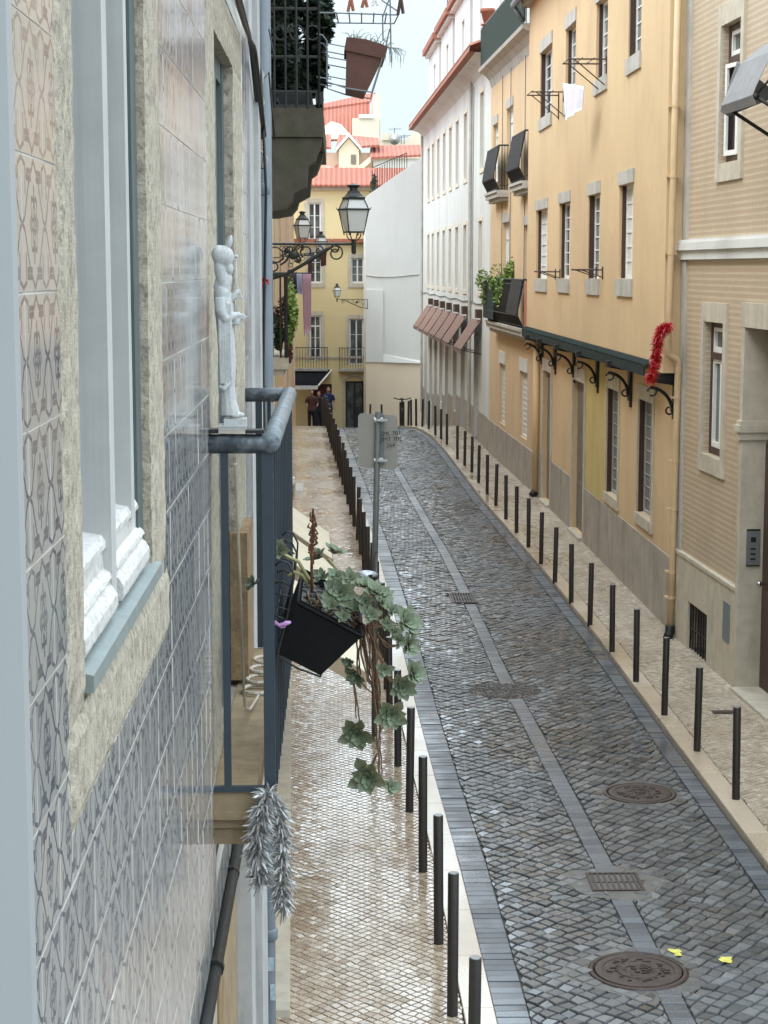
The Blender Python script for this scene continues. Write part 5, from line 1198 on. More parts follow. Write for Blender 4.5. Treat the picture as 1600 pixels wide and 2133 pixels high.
# forearms & hands
for sy in (-1,1):
    off = Vector((0,.012*sy,0))
    mb.tube([S_(225,660)+off*1.6,S_(235,760)+off*1.8,S_(270,830)+off*1.6,S_(330,810)+off,S_(385,790)+off*.5],[.014,.014,.013,.011,.006],10)
    for j in range(5): mb.tube([S_(385,790+j*7)+off*.5,S_(415,795+j*12)+off*.4,S_(436-4*j,815+j*12)+off*.4],[.0024,.0021,.0016],6)
mb.tube([S_(235,640),S_(290,690),S_(340,650),S_(365,600)],[.013,.011,.009,.005],10)
for j in range(4): mb.tube([S_(362,600+j*9),S_(385,590+j*12),S_(392+4*j,625+j*12)],[.0024,.002,.0016],6)
mb.tube([S_(385,650),S_(410,668),S_(418,660)],[.0028,.002,.0016],6)
# cuff drape and hem folds
mb.tube([S_(345,800),S_(352,840),S_(350,878)],[.012,.014,.013],10)
for j in range(5): mb.tube([S_(225+22*j,700)+Vector((0,-.020,0)),S_(232+20*j,1000)+Vector((0,-.0245,0)),S_(240+20*j,1350)+Vector((0,-.019,0))],[.004,.0055,.0045],6)
mb.tube([S_(228,1375)+Vector((0,-.017,0)),S_(262,1392)+Vector((0,-.024,0)),S_(315,1340)+Vector((0,-.02,0))],[.006,.007,.005],8)
mb.ell(S_(375,1605),(.016,.010,.007),12,8); mb.ell(S_(345,1612),(.016,.013,.007),12,8)
m_stat = M('chipped_white_statue_paint',(.47,.475,.465),.6,.07,30,.25,160,.002,dirt=(.12,.11,.10),dsc=(160,160,110),damt=.4)
o = mb.build('figure', m_stat, t2, True); remesh(o,.0018,2)
mb = MB(); mb.loft([[S_(266+w_*math.cos(a), y)+Vector((0,.004*s__*math.sin(a),0)) for a in [6.283*i/12 for i in range(12)]] for y,w_,s__ in ((275,12,1),(240,24,1.6),(200,26,1.6),(175,16,1.2),(152,4,.5))]); 
for i in range(len(mb.v)): x,y,z = mb.v[i]; mb.v[i] = (x+(z-S_(266,275).z)*.25+.006,y,z)
mb.build('headdress', m_stat, t2, True)
mb = MB(); mb.tube([S_(357,345),S_(366,870)],.0017,6); mb.ell(S_(355,325),(.005,.005,.005),10,8); mb.build('staff', m_stat, t2, True)
mb = MB(); z0 = ZR+.036; za = S_(0,1690).z; zb = S_(0,1640).z; c_ = S_(310,1700)
mb.box((S_(198,0).x,YB0-.022,z0),(S_(420,0).x,YB0+.03,za-.003)); mb.box((S_(195,0).x,YB0-.024,za-.003),(S_(425,0).x,YB0+.032,za+.002)); mb.box((S_(242,0).x,YB0-.018,za+.002),(S_(425,0).x,YB0+.026,zb+.002)); mb.build('pedestal', m_stat, t2)

# ---- succulent trough
t2 = thing('plant_trough', at(660,1330,4.6), 'black plastic plant trough tilting from the near balcony rail', 'planter')
Y0t, Y1t = 4.56, 5.06
def q4(px, py, Y): return at(px, py, Y)
tl, tr, br, bl_ = (621,1256),(754,1326),(668,1407),(581,1363)
def shell(Y, s=1.0, ins=0):
    c = Vector((657,1338)); return [Vector(q4(c.x+(p[0]-c.x)*s, c.y+(p[1]-c.y)*s, Y0t)) + Vector((0,Y-Y0t,0)) for p in (bl_,br,tr,tl)]
m_bplast = M('black_plastic',(.0035,.003,.003),.75,.2,12,.2,60,spec=.2)
A, B = shell(Y0t), shell(Y1t); A2, B2 = shell(Y0t+.006,.93), shell(Y1t-.006,.93)
lift = (A[3]-A[0])*.10
for P_ in (A2,B2): P_[2] = P_[2]+lift; P_[3] = P_[3]+lift
mb = MB(); mb.q(A[0],A[1],A[2],A[3]); mb.q(B[3],B[2],B[1],B[0]); mb.q(A[0],B[0],B[1],A[1]); mb.q(A[1],B[1],B[2],A[2]); mb.q(A[3],B[3],B[0],A[0])
mb.q(A2[3],A2[2],A2[1],A2[0]); mb.q(A2[1],A2[2],B2[2],B2[1]); mb.q(A2[0],B2[0],B2[3],A2[3]); mb.q(B2[0],B2[1],B2[2],B2[3])
for a,b in ((A[3],A[2]),(A[2],B[2]),(B[2],B[3]),(B[3],A[3])): mb.tube([a,b],.0045,6)
mb.build('trough', m_bplast, t2)
mb = MB(); k_ = .18; s1 = [A2[3].lerp(A2[0],k_),A2[2].lerp(A2[1],k_),B2[2].lerp(B2[1],k_),B2[3].lerp(B2[0],k_)]; mb.q(*s1)
for i in range(160):
    w0 = s1[0].lerp(s1[1],rnd.random()); w1 = s1[3].lerp(s1[2],rnd.random()); p_ = w0.lerp(w1,rnd.random()); mb.ell(p_,(.008,.008,rnd.uniform(.004,.012)),6,4)
mb.build('soil', m_joint, t2)
# wire holder
t3 = thing('wire_holder', at(600,1260,4.6), 'black wire basket holder hooking the trough onto the balcony bars', 'holder')
mb = MB()
for Y in (4.55,4.72,4.9,5.07):
    f_ = lambda x,y: Vector(at(x,y,4.55))+Vector((0,Y-4.55,0))
    mb.tube([f_(573,1178),f_(585,1168),f_(600,1172),f_(611,1195),f_(609,1230),f_(597,1290),f_(577,1366),f_(620,1392),f_(668,1410)],.0028,6)
    mb.tube([f_(572,1215),f_(588,1210),f_(604,1220)],.0024,6)
for (x,y) in ((574,1292),(577,1366),(668,1410),(606,1240),(598,1288)): mb.tube([at(x,y,4.55),Vector(at(x,y,4.55))+Vector((0,.52,0))],.0024,6)
for (a,b) in (((570,1280),(597,1292)),((574,1262),(604,1272)),((571,1236),(608,1243))): mb.tube([at(*a,4.55),at(*b,4.55)],.002,6)
mb.build('wires', m_black, t3, True)
mb = MB(); c_ = at(590,1300,4.54); mb.tube([at(572,1296,4.545),at(584,1304,4.54),at(596,1298,4.54),at(606,1296,4.54)],[.006,.004,.007,.003],8); mb.tube(arc(at(588,1303,4.54),.008,0,360,12,(1,0,0),(0,0,.7)),.002,6)
o = mb.build('purple_ribbon', M('lilac_plastic',(.48,.24,.50),.5,.1,30), None, True); tag(o,'lilac plastic tie knotted on the wire holder beside the trough','ribbon')
# succulent
def succmat():
    n = N('grey_green_succulent'); v = n.pos(); leaf_tone = n.n('ShaderNodeAttribute', attribute_name='tone').outputs['Fac']  # tone per face: paler towards leaf tips, offset per rosette
    c = n.ramp(leaf_tone, [(0,(.07,.085,.045)),(.4,(.15,.185,.11)),(.8,(.25,.31,.22)),(1,(.42,.44,.33))]); c = n.mix(n.math('MULTIPLY', n.noise(v, 30, 4), .35), c, (.10,.12,.06))
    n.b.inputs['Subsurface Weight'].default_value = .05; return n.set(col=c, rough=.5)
m_succ = succmat()
def rosette(c, rad, nrm, seed, nl=15, dark=0):
    q = random.Random(seed); c = Vector(c); nrm = Vector(nrm).normalized(); a = nrm.cross(Vector((.3,.2,1))).normalized(); b = nrm.cross(a); V=[];Fc=[];T=[]
    for i in range(nl):
        lay = i/nl; th = i*2.399+q.uniform(-.15,.15); L = rad*(.42+.62*lay)*q.uniform(.9,1.1); el = R(78-66*lay+q.uniform(-5,5))
        d = a*math.cos(th)+b*math.sin(th); s = (a*-math.sin(th)+b*math.cos(th)); W = L*.29
        def pt(t, w, up=0):
            bend = el*(1-.35*t); dd = d*math.cos(bend)+nrm*math.sin(bend); nn = nrm*math.cos(bend)-d*math.sin(bend)
            return c+dd*(L*t)+s*w+nn*(up+L*.10*t*t)
        prof = [(0,.2),(.3,.5),(.55,.9),(.74,1.0),(.90,.6),(1.06,.02)]; n0 = len(V); th_ = L*.05
        for t_, w_ in prof:
            V += [pt(t_,-W*w_,L*.05), pt(t_,0,-L*.03+.0), pt(t_,W*w_,L*.05), pt(t_,0,-L*.03-th_*(1.2-t_))]
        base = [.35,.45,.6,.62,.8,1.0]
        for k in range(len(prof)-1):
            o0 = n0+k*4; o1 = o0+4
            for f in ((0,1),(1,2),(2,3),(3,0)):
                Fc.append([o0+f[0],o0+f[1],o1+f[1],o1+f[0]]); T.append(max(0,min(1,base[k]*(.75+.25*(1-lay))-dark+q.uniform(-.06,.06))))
    return V, Fc, T
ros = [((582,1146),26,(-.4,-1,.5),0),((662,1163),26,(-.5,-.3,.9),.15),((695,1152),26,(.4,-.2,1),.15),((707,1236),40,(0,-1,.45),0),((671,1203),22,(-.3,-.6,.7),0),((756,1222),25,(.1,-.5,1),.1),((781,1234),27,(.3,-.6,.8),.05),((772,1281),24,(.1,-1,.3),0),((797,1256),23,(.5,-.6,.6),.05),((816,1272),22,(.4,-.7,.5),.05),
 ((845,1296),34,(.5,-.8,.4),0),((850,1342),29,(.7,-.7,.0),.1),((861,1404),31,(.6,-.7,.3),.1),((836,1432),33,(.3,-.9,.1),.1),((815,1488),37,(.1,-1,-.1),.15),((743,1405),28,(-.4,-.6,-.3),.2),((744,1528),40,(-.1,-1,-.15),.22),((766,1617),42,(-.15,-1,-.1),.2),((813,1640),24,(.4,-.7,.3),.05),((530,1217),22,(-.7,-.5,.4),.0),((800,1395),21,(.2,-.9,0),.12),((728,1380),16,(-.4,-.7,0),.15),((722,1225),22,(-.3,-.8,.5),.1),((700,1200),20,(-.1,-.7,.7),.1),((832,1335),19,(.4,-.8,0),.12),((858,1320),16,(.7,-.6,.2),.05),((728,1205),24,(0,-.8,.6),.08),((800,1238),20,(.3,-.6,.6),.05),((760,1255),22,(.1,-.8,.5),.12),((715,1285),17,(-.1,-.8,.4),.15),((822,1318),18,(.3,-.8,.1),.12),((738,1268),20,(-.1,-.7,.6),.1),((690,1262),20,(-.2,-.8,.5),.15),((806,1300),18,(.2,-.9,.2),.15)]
t2 = thing('trailing_succulent', at(700,1290,4.75), 'grey-green rosette succulent spilling out of the black trough on brown stems', 'plant')
for i,((x,y),r_,nn,dk) in enumerate(ros):
    Yd = 4.66+.05*math.sin(i*1.7) if i < 10 else 4.62+.06*math.sin(i*2.1)
    if i == 19: Yd = 5.3
    V,Fc,T = rosette(at(x,y,Yd), r_*Yd/3800*1.12, nn, 100+i, 19 if r_ > 24 else 14, dk)
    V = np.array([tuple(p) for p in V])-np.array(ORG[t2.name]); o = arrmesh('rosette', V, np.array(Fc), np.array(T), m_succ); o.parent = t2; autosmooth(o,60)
m_stem = M('brown_woody_stem',(.15,.085,.045),.8,.3,40,.5,150,.002); m_stemg = M('pale_green_stem',(.30,.27,.12),.7,.15,40,.2,100,.001)
st = [[(760,1300),(768,1340),(775,1400),(782,1470),(786,1540),(790,1600),(800,1640)],[(765,1300),(780,1350),(790,1420),(795,1500),(790,1560),(792,1620)],[(770,1290),(785,1340),(800,1390),(812,1420),(835,1432)],[(755,1310),(760,1360),(770,1420),(780,1440),(790,1470),(814,1488)],[(750,1330),(748,1380),(752,1420),(780,1450)],[(730,1400),(742,1450),(748,1500),(745,1528)],[(785,1570),(780,1590),(768,1615)],[(762,1305),(800,1303),(845,1296)],[(785,1325),(810,1345),(848,1342)],[(795,1405),(825,1418),(860,1404)],[(774,1300),(777,1380),(784,1440),(789,1500),(794,1580),(797,1630)]]
mb = MB()
for i,pl in enumerate(st*2+st[:4]*2):
    if i >= len(st): pl = [(x+rnd.uniform(-7,7), y+rnd.uniform(-10,10)) for x,y in pl][:rnd.randint(3,len(pl))]
    fp = []
    for j in range(len(pl)-1):
        for k in range(4): fp.append((pl[j][0]+(pl[j+1][0]-pl[j][0])*k/4+rnd.uniform(-1.6,1.6), pl[j][1]+(pl[j+1][1]-pl[j][1])*k/4))
    fp.append(pl[-1]); mb.tube([at(x,y,4.66+.010*((i*7)%6)+.003*math.sin(j*.7+i)) for j,(x,y) in enumerate(fp)],[rnd.uniform(.0019,.0034)*(1-.35*j/len(fp)) for j in range(len(fp))],7)
for i in range(70):
    x0,y0 = rnd.uniform(640,790),rnd.uniform(1240,1320); mb.tube([at(x0,y0,4.7+.01*(i%7)),at(x0+rnd.uniform(-14,14),y0-rnd.uniform(5,18),4.7),at(x0+rnd.uniform(-18,18),y0+rnd.uniform(-10,14),4.68)],.0032,5)
mb.build('stems', m_stem, t2, True)
mb = MB(); 
for pl in ([(583,1150),(600,1160),(622,1170),(640,1200),(655,1225)],[(682,1165),(697,1180),(702,1205)],[(745,1262),(760,1250),(775,1245)],[(600,1200),(614,1192),(630,1198),(640,1215)]): mb.tube([at(x,y,4.68) for x,y in pl],.0048,7)
mb.build('green_stems', m_stemg, t2, True)
mb = MB(); pts = [(650,1235),(649,1180),(650,1130),(652,1090),(651,1062)]; mb.tube([at(x,y,4.66) for x,y in pts],[.0045,.004,.0035,.003,.001],6)
for i in range(60):
    f_ = (i/60); y = 1066+118*f_; wd = 10*math.sin(math.pi*min(1,f_*1.05+.05))+2; x = 651+rnd.uniform(-wd,wd); mb.tube([at(651,y+6,4.66),at(x,y,4.655),at(x*.7+651*.3,y-8,4.655)],[.0012,.0034,.0012],5)
mb.build('dried_flower_spike', M('dried_red_brown',(.13,.045,.022),.8,.35,50,.4,120,.002), t2, True)

# ---- silver garland at the balcony foot
mb = tinsel([at(560,1650,4.42),at(545,1690,4.4),at(538,1740,4.4),at(535,1790,4.4),at(545,1840,4.4)],.02,950,.042,.0032,11,.1)
m2_ = tinsel([at(560,1645,4.42),at(580,1690,4.44),at(588,1740,4.44),at(590,1800,4.44),at(585,1860,4.44),at(592,1890,4.44)],.02,850,.038,.0032,12,.3)
n0 = len(mb.v); mb.v += m2_.v; mb.f += [tuple(n0+i for i in f) for f in m2_.f]
tag(mb.build('silver_garland', m_silver),'silver tinsel garland hanging in two strands from the near balcony foot','garland')

# ---- overhead balcony on the left
t = thing('balcony', (-.3,12.5,6.0), 'dark overhead balcony crammed with plants on a stone slab and corbels, upper left', 'balcony')
YA = 12.0
def A_(x,y,Y=YA): return at(x,y,Y)
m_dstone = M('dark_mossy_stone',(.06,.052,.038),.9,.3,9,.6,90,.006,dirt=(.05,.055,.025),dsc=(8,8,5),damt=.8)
zt, zb = A_(600,224).z, A_(600,285).z; xo = A_(673,250).x; xi = -.62
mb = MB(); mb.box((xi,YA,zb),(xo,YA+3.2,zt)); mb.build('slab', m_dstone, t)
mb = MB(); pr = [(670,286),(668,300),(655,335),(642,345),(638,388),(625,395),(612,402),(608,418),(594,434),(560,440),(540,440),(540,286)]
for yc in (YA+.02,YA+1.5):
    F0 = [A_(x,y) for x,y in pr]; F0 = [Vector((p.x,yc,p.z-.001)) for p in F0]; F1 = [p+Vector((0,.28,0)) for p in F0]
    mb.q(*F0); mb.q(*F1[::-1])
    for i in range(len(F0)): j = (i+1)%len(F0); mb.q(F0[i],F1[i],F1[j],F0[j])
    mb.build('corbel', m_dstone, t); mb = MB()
mb = MB(); zr = zt+1.0; xr = A_(664,150).x
mb.box((xi,YA,zt),(xr+.02,YA+.03,zt+.02)); mb.box((xr-.02,YA,zt),(xr+.03,YA+.05,zt+.10)); mb.box((xi+.1,YA,zt),(xi+.2,YA+.05,zt+.1))
for i in range(8): x = xi+(xr-xi)*i/7; mb.tube([(x,YA,zt),(x,YA,zr)],.008,6)
for i in range(26): y = YA+3.1*i/25; mb.tube([(xr,y,zt),(xr,y,zr)],.008,6)
for z in (zt+.1,zt+.32,zt+.62,zr): mb.tube([(xi,YA,z),(xr,YA,z),(xr,YA+3.1,z)],.010,6)
for i in range(5):
    x = xi+.06+(xr-xi)*i/5; mb.tube(arc((x,YA,zt+.47),.045,0,330,12,(1,0,0),(0,0,1)),.006,5)
mb.build('railing', m_black, t)
m_deep = leafmat('near_black_foliage',(.003,.008,.004),(.015,.035,.014))  # darker greens than the other leaf materials
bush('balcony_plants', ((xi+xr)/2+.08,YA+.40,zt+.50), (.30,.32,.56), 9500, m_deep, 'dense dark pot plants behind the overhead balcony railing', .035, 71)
bush('red_leaved_plant', (xi+.17,YA+.2,zt+.62), (.06,.08,.12), 220, m_leafr, 'small reddish plant at the wall end of the overhead balcony', .03, 72)
mb = MB(); mb.box((xi+.15,YA+.15,zt),(xr-.05,YA+1.2,zt+.12)); tag(mb.build('planter_box', m_black),'long black planter box on the floor of the overhead balcony','planter')
# hanging terracotta trough at the overhead balcony
t2 = thing('hanging_trough', A_(760,130), 'brown plastic trough hung high outside the overhead balcony, wispy plant in it', 'planter')
m_terr = M('brown_trough_plastic',(.085,.030,.020),.65,.15,8,.2,60)
def trap(pts,Y0,Y1,mb):
    a = [Vector(A_(x,y)) for x,y in pts]; a = [Vector((p.x,Y0,p.z)) for p in a]; b = [p+Vector((0,Y1-Y0,0)) for p in a]
    mb.q(*a); mb.q(*b[::-1])
    for i in range(len(a)): j = (i+1)%len(a); mb.q(a[i],b[i],b[j],a[j])
mb = MB(); trap([(720,183),(759,192),(796,115),(722,100)],YA+.01,YA+.5,mb); trap([(717,104),(800,122),(808,98),(796,92),(760,81),(722,77)],YA-.005,YA+.52,mb)
mb.build('trough', m_terr, t2)
t3 = thing('wire_holder', A_(700,130), 'thin grey wire rack carrying the brown trough off the overhead railing', 'holder')
mb = MB()
for Y in (YA+.0,YA+.45):
    f_ = lambda x,y: Vector(at(x,y,YA))+Vector((0,Y-YA,0))
    mb.tube([f_(660,70),f_(672,73),f_(681,85),f_(681,170),f_(720,183),f_(775,192)],.005,6); mb.tube([f_(775,190),f_(800,110),f_(812,60)],.005,6)
    for y in (90,118,158): mb.tube([f_(681,y),f_(722,y+8)],.004,5)
    mb.tube([f_(660,160),f_(690,165),f_(688,158)],.004,5)
mb.build('wires', m_pipeg, t3)
mb = MB(); q = random.Random(31)
for i in range(34):
    x0 = q.uniform(730,808); y0 = 82+(x0-730)*.2; a = q.uniform(-1,1.4); L = q.uniform(15,48); x1 = x0+L*.6*a; y1 = y0-L*q.uniform(.1,.7)
    mb.tube([A_(x0,y0),A_((x0+x1)/2,(y0+y1)/2-6),A_(x1,y1)],[.003,.002,.001],4)
for i in range(16):
    x0 = q.uniform(800,812); y0 = 98; dx = q.uniform(0,42); dy = q.uniform(5,58); mb.tube([A_(x0,y0),A_(x0+dx*.6,y0+2),A_(x0+dx,y0+dy*.5),A_(x0+dx*.95,y0+dy)],[.003,.002,.002,.001],4)
o = mb.build('wispy_plant', M('dry_grey_green',(.22,.27,.24),.8,.2,30)); tag(o,'thin dried grey-green grass blades in the high brown trough','plant')
# airer at the top
t2 = thing('clothes_airer', A_(750,10), 'wire clothes airer with red and white pegs jutting out at the top of the view', 'clothes rack')
mb = MB()
def w3(*p): mb.tube([Vector(A_(x,y))+Vector((0,d,0)) for x,y,d in p],.005,5)
w3((665,26,0),(830,31,0)); w3((665,8,.9),(830,10,.9)); w3((830,31,0),(830,10,.9)); w3((812,-40,0),(815,130,0)); w3((797,31,0),(798,85,0)); w3((830,24,0),(795,0,0)); w3((797,36,0),(810,0,.0))
for i in range(6): x = 675+26*i; w3((x,27,0),(x+4,9,.9))
mb.build('frame', m_pipeg, t2)
for i,(x,m_,l_) in enumerate(((731,m_tileb,30),(760,m_tileb,22),(782,m_wfr,18),(835,m_brown,36))):
    mb = MB(); a = Vector(A_(x,-6)); mb.tube([a,Vector(A_(x-6,-6+l_))],.012,6); mb.tube([a,Vector(A_(x+5,-6+l_*.95))],.012,6); mb.build('peg', m_, t2)

# ---- left lower balcony with plants and laundry (about 22 m away)
t = thing('balcony', (-.8,22,3.95), 'black iron balcony draped with climbing plants beyond the drainpipe', 'balcony')
zs = at(590,745,22).z; xo2 = at(601,745,22).x; zr2 = at(590,572,22).z
mb = MB(); mb.box((-1.0,22,zs-.14),(xo2,24.2,zs)); mb.box((-1.0,22.05,zs-.22),(xo2-.06,24.1,zs-.14)); mb.build('slab', m_stone, t)
mb = MB(); mb.tube([(-1.0,22,zr2),(xo2-.02,22,zr2),(xo2-.02,24.1,zr2)],.02,6)
for i in range(4): mb.tube([(-.98+.095*i,22,zs),(-.98+.095*i,22,zr2)],.012,5)
for i in range(14): mb.tube([(xo2-.02,22+.16*i,zs),(xo2-.02,22+.16*i,zr2)],.012,5)
mb.tube([(xo2-.03,22,zs),(xo2-.03,22,zr2)],.022,6)
mb.build('railing', m_black, t)
bush('climbing_plant', (at(606,650,22.3).x,22.5,at(606,655,22.3).z), (.10,.5,.40), 900, m_leafl, 'bright green climber growing over the far corner of the left balcony', .035, 81)
bush('dark_pot_plant', (at(584,700,22.2).x,22.3,at(584,705,22).z), (.10,.25,.2), 500, m_leafd, 'dark green pot plant low in the left balcony', .035, 82)
bush('orange_pot_plant', (at(580,640,22.2).x,22.4,at(580,645,22).z), (.08,.25,.26), 320, m_leafr, 'rusty orange shrub against the wall in the left balcony', .03, 83)
bush('red_trailing_plant', (at(603,728,22.2).x,22.2,at(603,728,22).z), (.04,.2,.17), 150, m_leafr, 'dark red plant trailing below the left balcony rail', .03, 84)
m_purp = M('dusty_pink_cloth',(.33,.19,.24),.9,.08,10,.3,60); m_purp2 = M('dark_plum_cloth',(.09,.05,.075),.9,.1,10,.3,60); m_dred = M('dark_red_cloth',(.06,.012,.015),.9,.1,10); m_blu = M('pale_blue_cloth',(.40,.44,.55),.9,.06,10)
Yl = 24.0
def lau(x0,x1,y0,ya,yb,m,lb,sd,Y=Yl): a,b = at(x0,y0,Y),at(x1,y0,Y); dz = lambda y: at(x0,y0,Y).z-at(x0,y,Y).z; cloth((a,Vector((b.x,b.y+.25,b.z))),(dz(ya),dz(yb)),m,'hanging_cloth',lb,'laundry',.02,10,sd)
lau(629,647,570,700,690,m_purp,'long dusty pink cloth hanging at the end of the laundry line',1)
lau(606,618,567,612,612,m_purp2,'dark plum cloth hanging next to the drainpipe side of the line',2); lau(617,628,568,610,614,m_blu,'pale blue cloth hanging between the plum and pink ones',3)
lau(641,649,540,575,585,m_dred,'short dark red cloth hanging behind the lamp bracket',4,24.6); lau(668,681,522,555,552,m_dred,'dark cloth bundle hanging under the big lamp bracket',5,24.6)
t = thing('laundry_line', (-.6,24,5), 'thin metal laundry arm and lines above the left balcony', 'clothes line')
mb = MB(); mb.tube([(-1.0,24,at(600,568,24).z),at(652,569,24)],.008,5); mb.tube([(-1.0,24.6,at(600,540,24.6).z),at(684,522,24.6)],.006,5); mb.build('line', m_black, t)

# ---- cream awnings on the left pavement
m_cra = M('cream_awning_cloth',(.72,.66,.52),.85,.05,4,.15,60,.002,dirt=(.45,.38,.28),dsc=(3,3,3),damt=.3); m_val = M('tan_valance_cloth',(.33,.25,.16),.85,.1,5,.1,60)
for i,(a,b,zw,lb) in enumerate(((12.9,15.0,2.62,'nearest cream awning over the left pavement, mostly behind the plant trough'),(16.5,18.1,2.55,'middle cream awning over the left pavement'),(18.7,20.6,2.52,'farthest cream awning over the left pavement'))):
    t_ = thing('awning', (-.6,(a+b)/2,2.5), lb, 'awning', 'cream awnings over the left pavement')
    def xw(y): return lerp(wLf,y)
    def xo_(y): return xw(y)+(.82 if i == 0 else .74) - (.0 if i == 0 else .04)
    zo = zw-.50; mb = MB()
    mb.hexa([(xw(a),a,zw-.01),(xo_(a),a,zo-.01),(xo_(b),b,zo-.01),(xw(b),b,zw-.01),(xw(a),a,zw),(xo_(a),a,zo),(xo_(b),b,zo),(xw(b),b,zw)]); mb.build('canopy', m_cra, t_)
    mb = MB(); d = .14
    mb.hexa([(xw(a),a-.006,zw-d-.01),(xo_(a),a-.006,zo-d),(xo_(a),a-.001,zo-d),(xw(a),a-.001,zw-d-.01),(xw(a),a-.006,zw-.012),(xo_(a),a-.006,zo-.012),(xo_(a),a-.001,zo-.012),(xw(a),a-.001,zw-.012)])
    mb.hexa([(xo_(a),a,zo-d),(xo_(b),b,zo-d),(xo_(b)+.006,b,zo-d),(xo_(a)+.006,a,zo-d),(xo_(a),a,zo-.005),(xo_(b),b,zo-.005),(xo_(b)+.006,b,zo-.005),(xo_(a)+.006,a,zo-.005)]); mb.build('valance', m_val, t_)
    mb = MB(); mb.tube([(xo_(a)-.01,a+.03,zo-.02),(xo_(b)-.01,b-.03,zo-.02)],.02,6); mb.tube([(xo_(a)-.01,a+.05,zo-.02),(xw(a),a+.05,zw-.06)],.012,6); mb.build('frame', m_pipeg, t_)
# little grey projecting sign and white board
c0 = at(604,1024,23.5); t_ = thing('projecting_sign', c0, 'small grey projecting sign lettered DI on the left wall past the awnings', 'sign')
s0,s1 = at(590,1040,23.5),at(613,1009,23.5); mb = MB(); mb.box((s0.x,23.5,s0.z),(s1.x,23.53,s1.z)); mb.build('panel', m_plinth, t_)
mb = MB(); s2,s3 = at(588,1008,23.5),at(614,995,23.5); mb.box((s2.x,23.45,s2.z),(s3.x,23.6,s3.z)); mb.build('top_box', m_wfr, t_)
text_obj('lettering','DI',.13,m_black,Matrix.Translation((at(604,1023,23.49).x,23.494,at(604,1023,23.5).z)) @ Matrix.Rotation(R(90),4,'X') @ Matrix.Rotation(R(90),4,'Z'),t_)
t_ = thing('white_board', G(625,1040), 'low white board leaning on the left pavement beside the grey sign', 'board')
c_ = G(624,1022,SW); mb = MB(); mb.hexa([(c_.x-.09,c_.y,SW),(c_.x+.08,c_.y,SW),(c_.x+.08,c_.y+.03,SW),(c_.x-.09,c_.y+.03,SW),(c_.x-.09,c_.y+.1,SW+.16),(c_.x+.08,c_.y+.1,SW+.16),(c_.x+.08,c_.y+.13,SW+.16),(c_.x-.09,c_.y+.13,SW+.16)]); mb.build('board', m_wfr, t_)
mb = MB(); mb.box((c_.x-.06,c_.y+.14,SW),(c_.x+.05,c_.y+.16,SW+.12)); mb.build('prop', m_pipeg, t_)

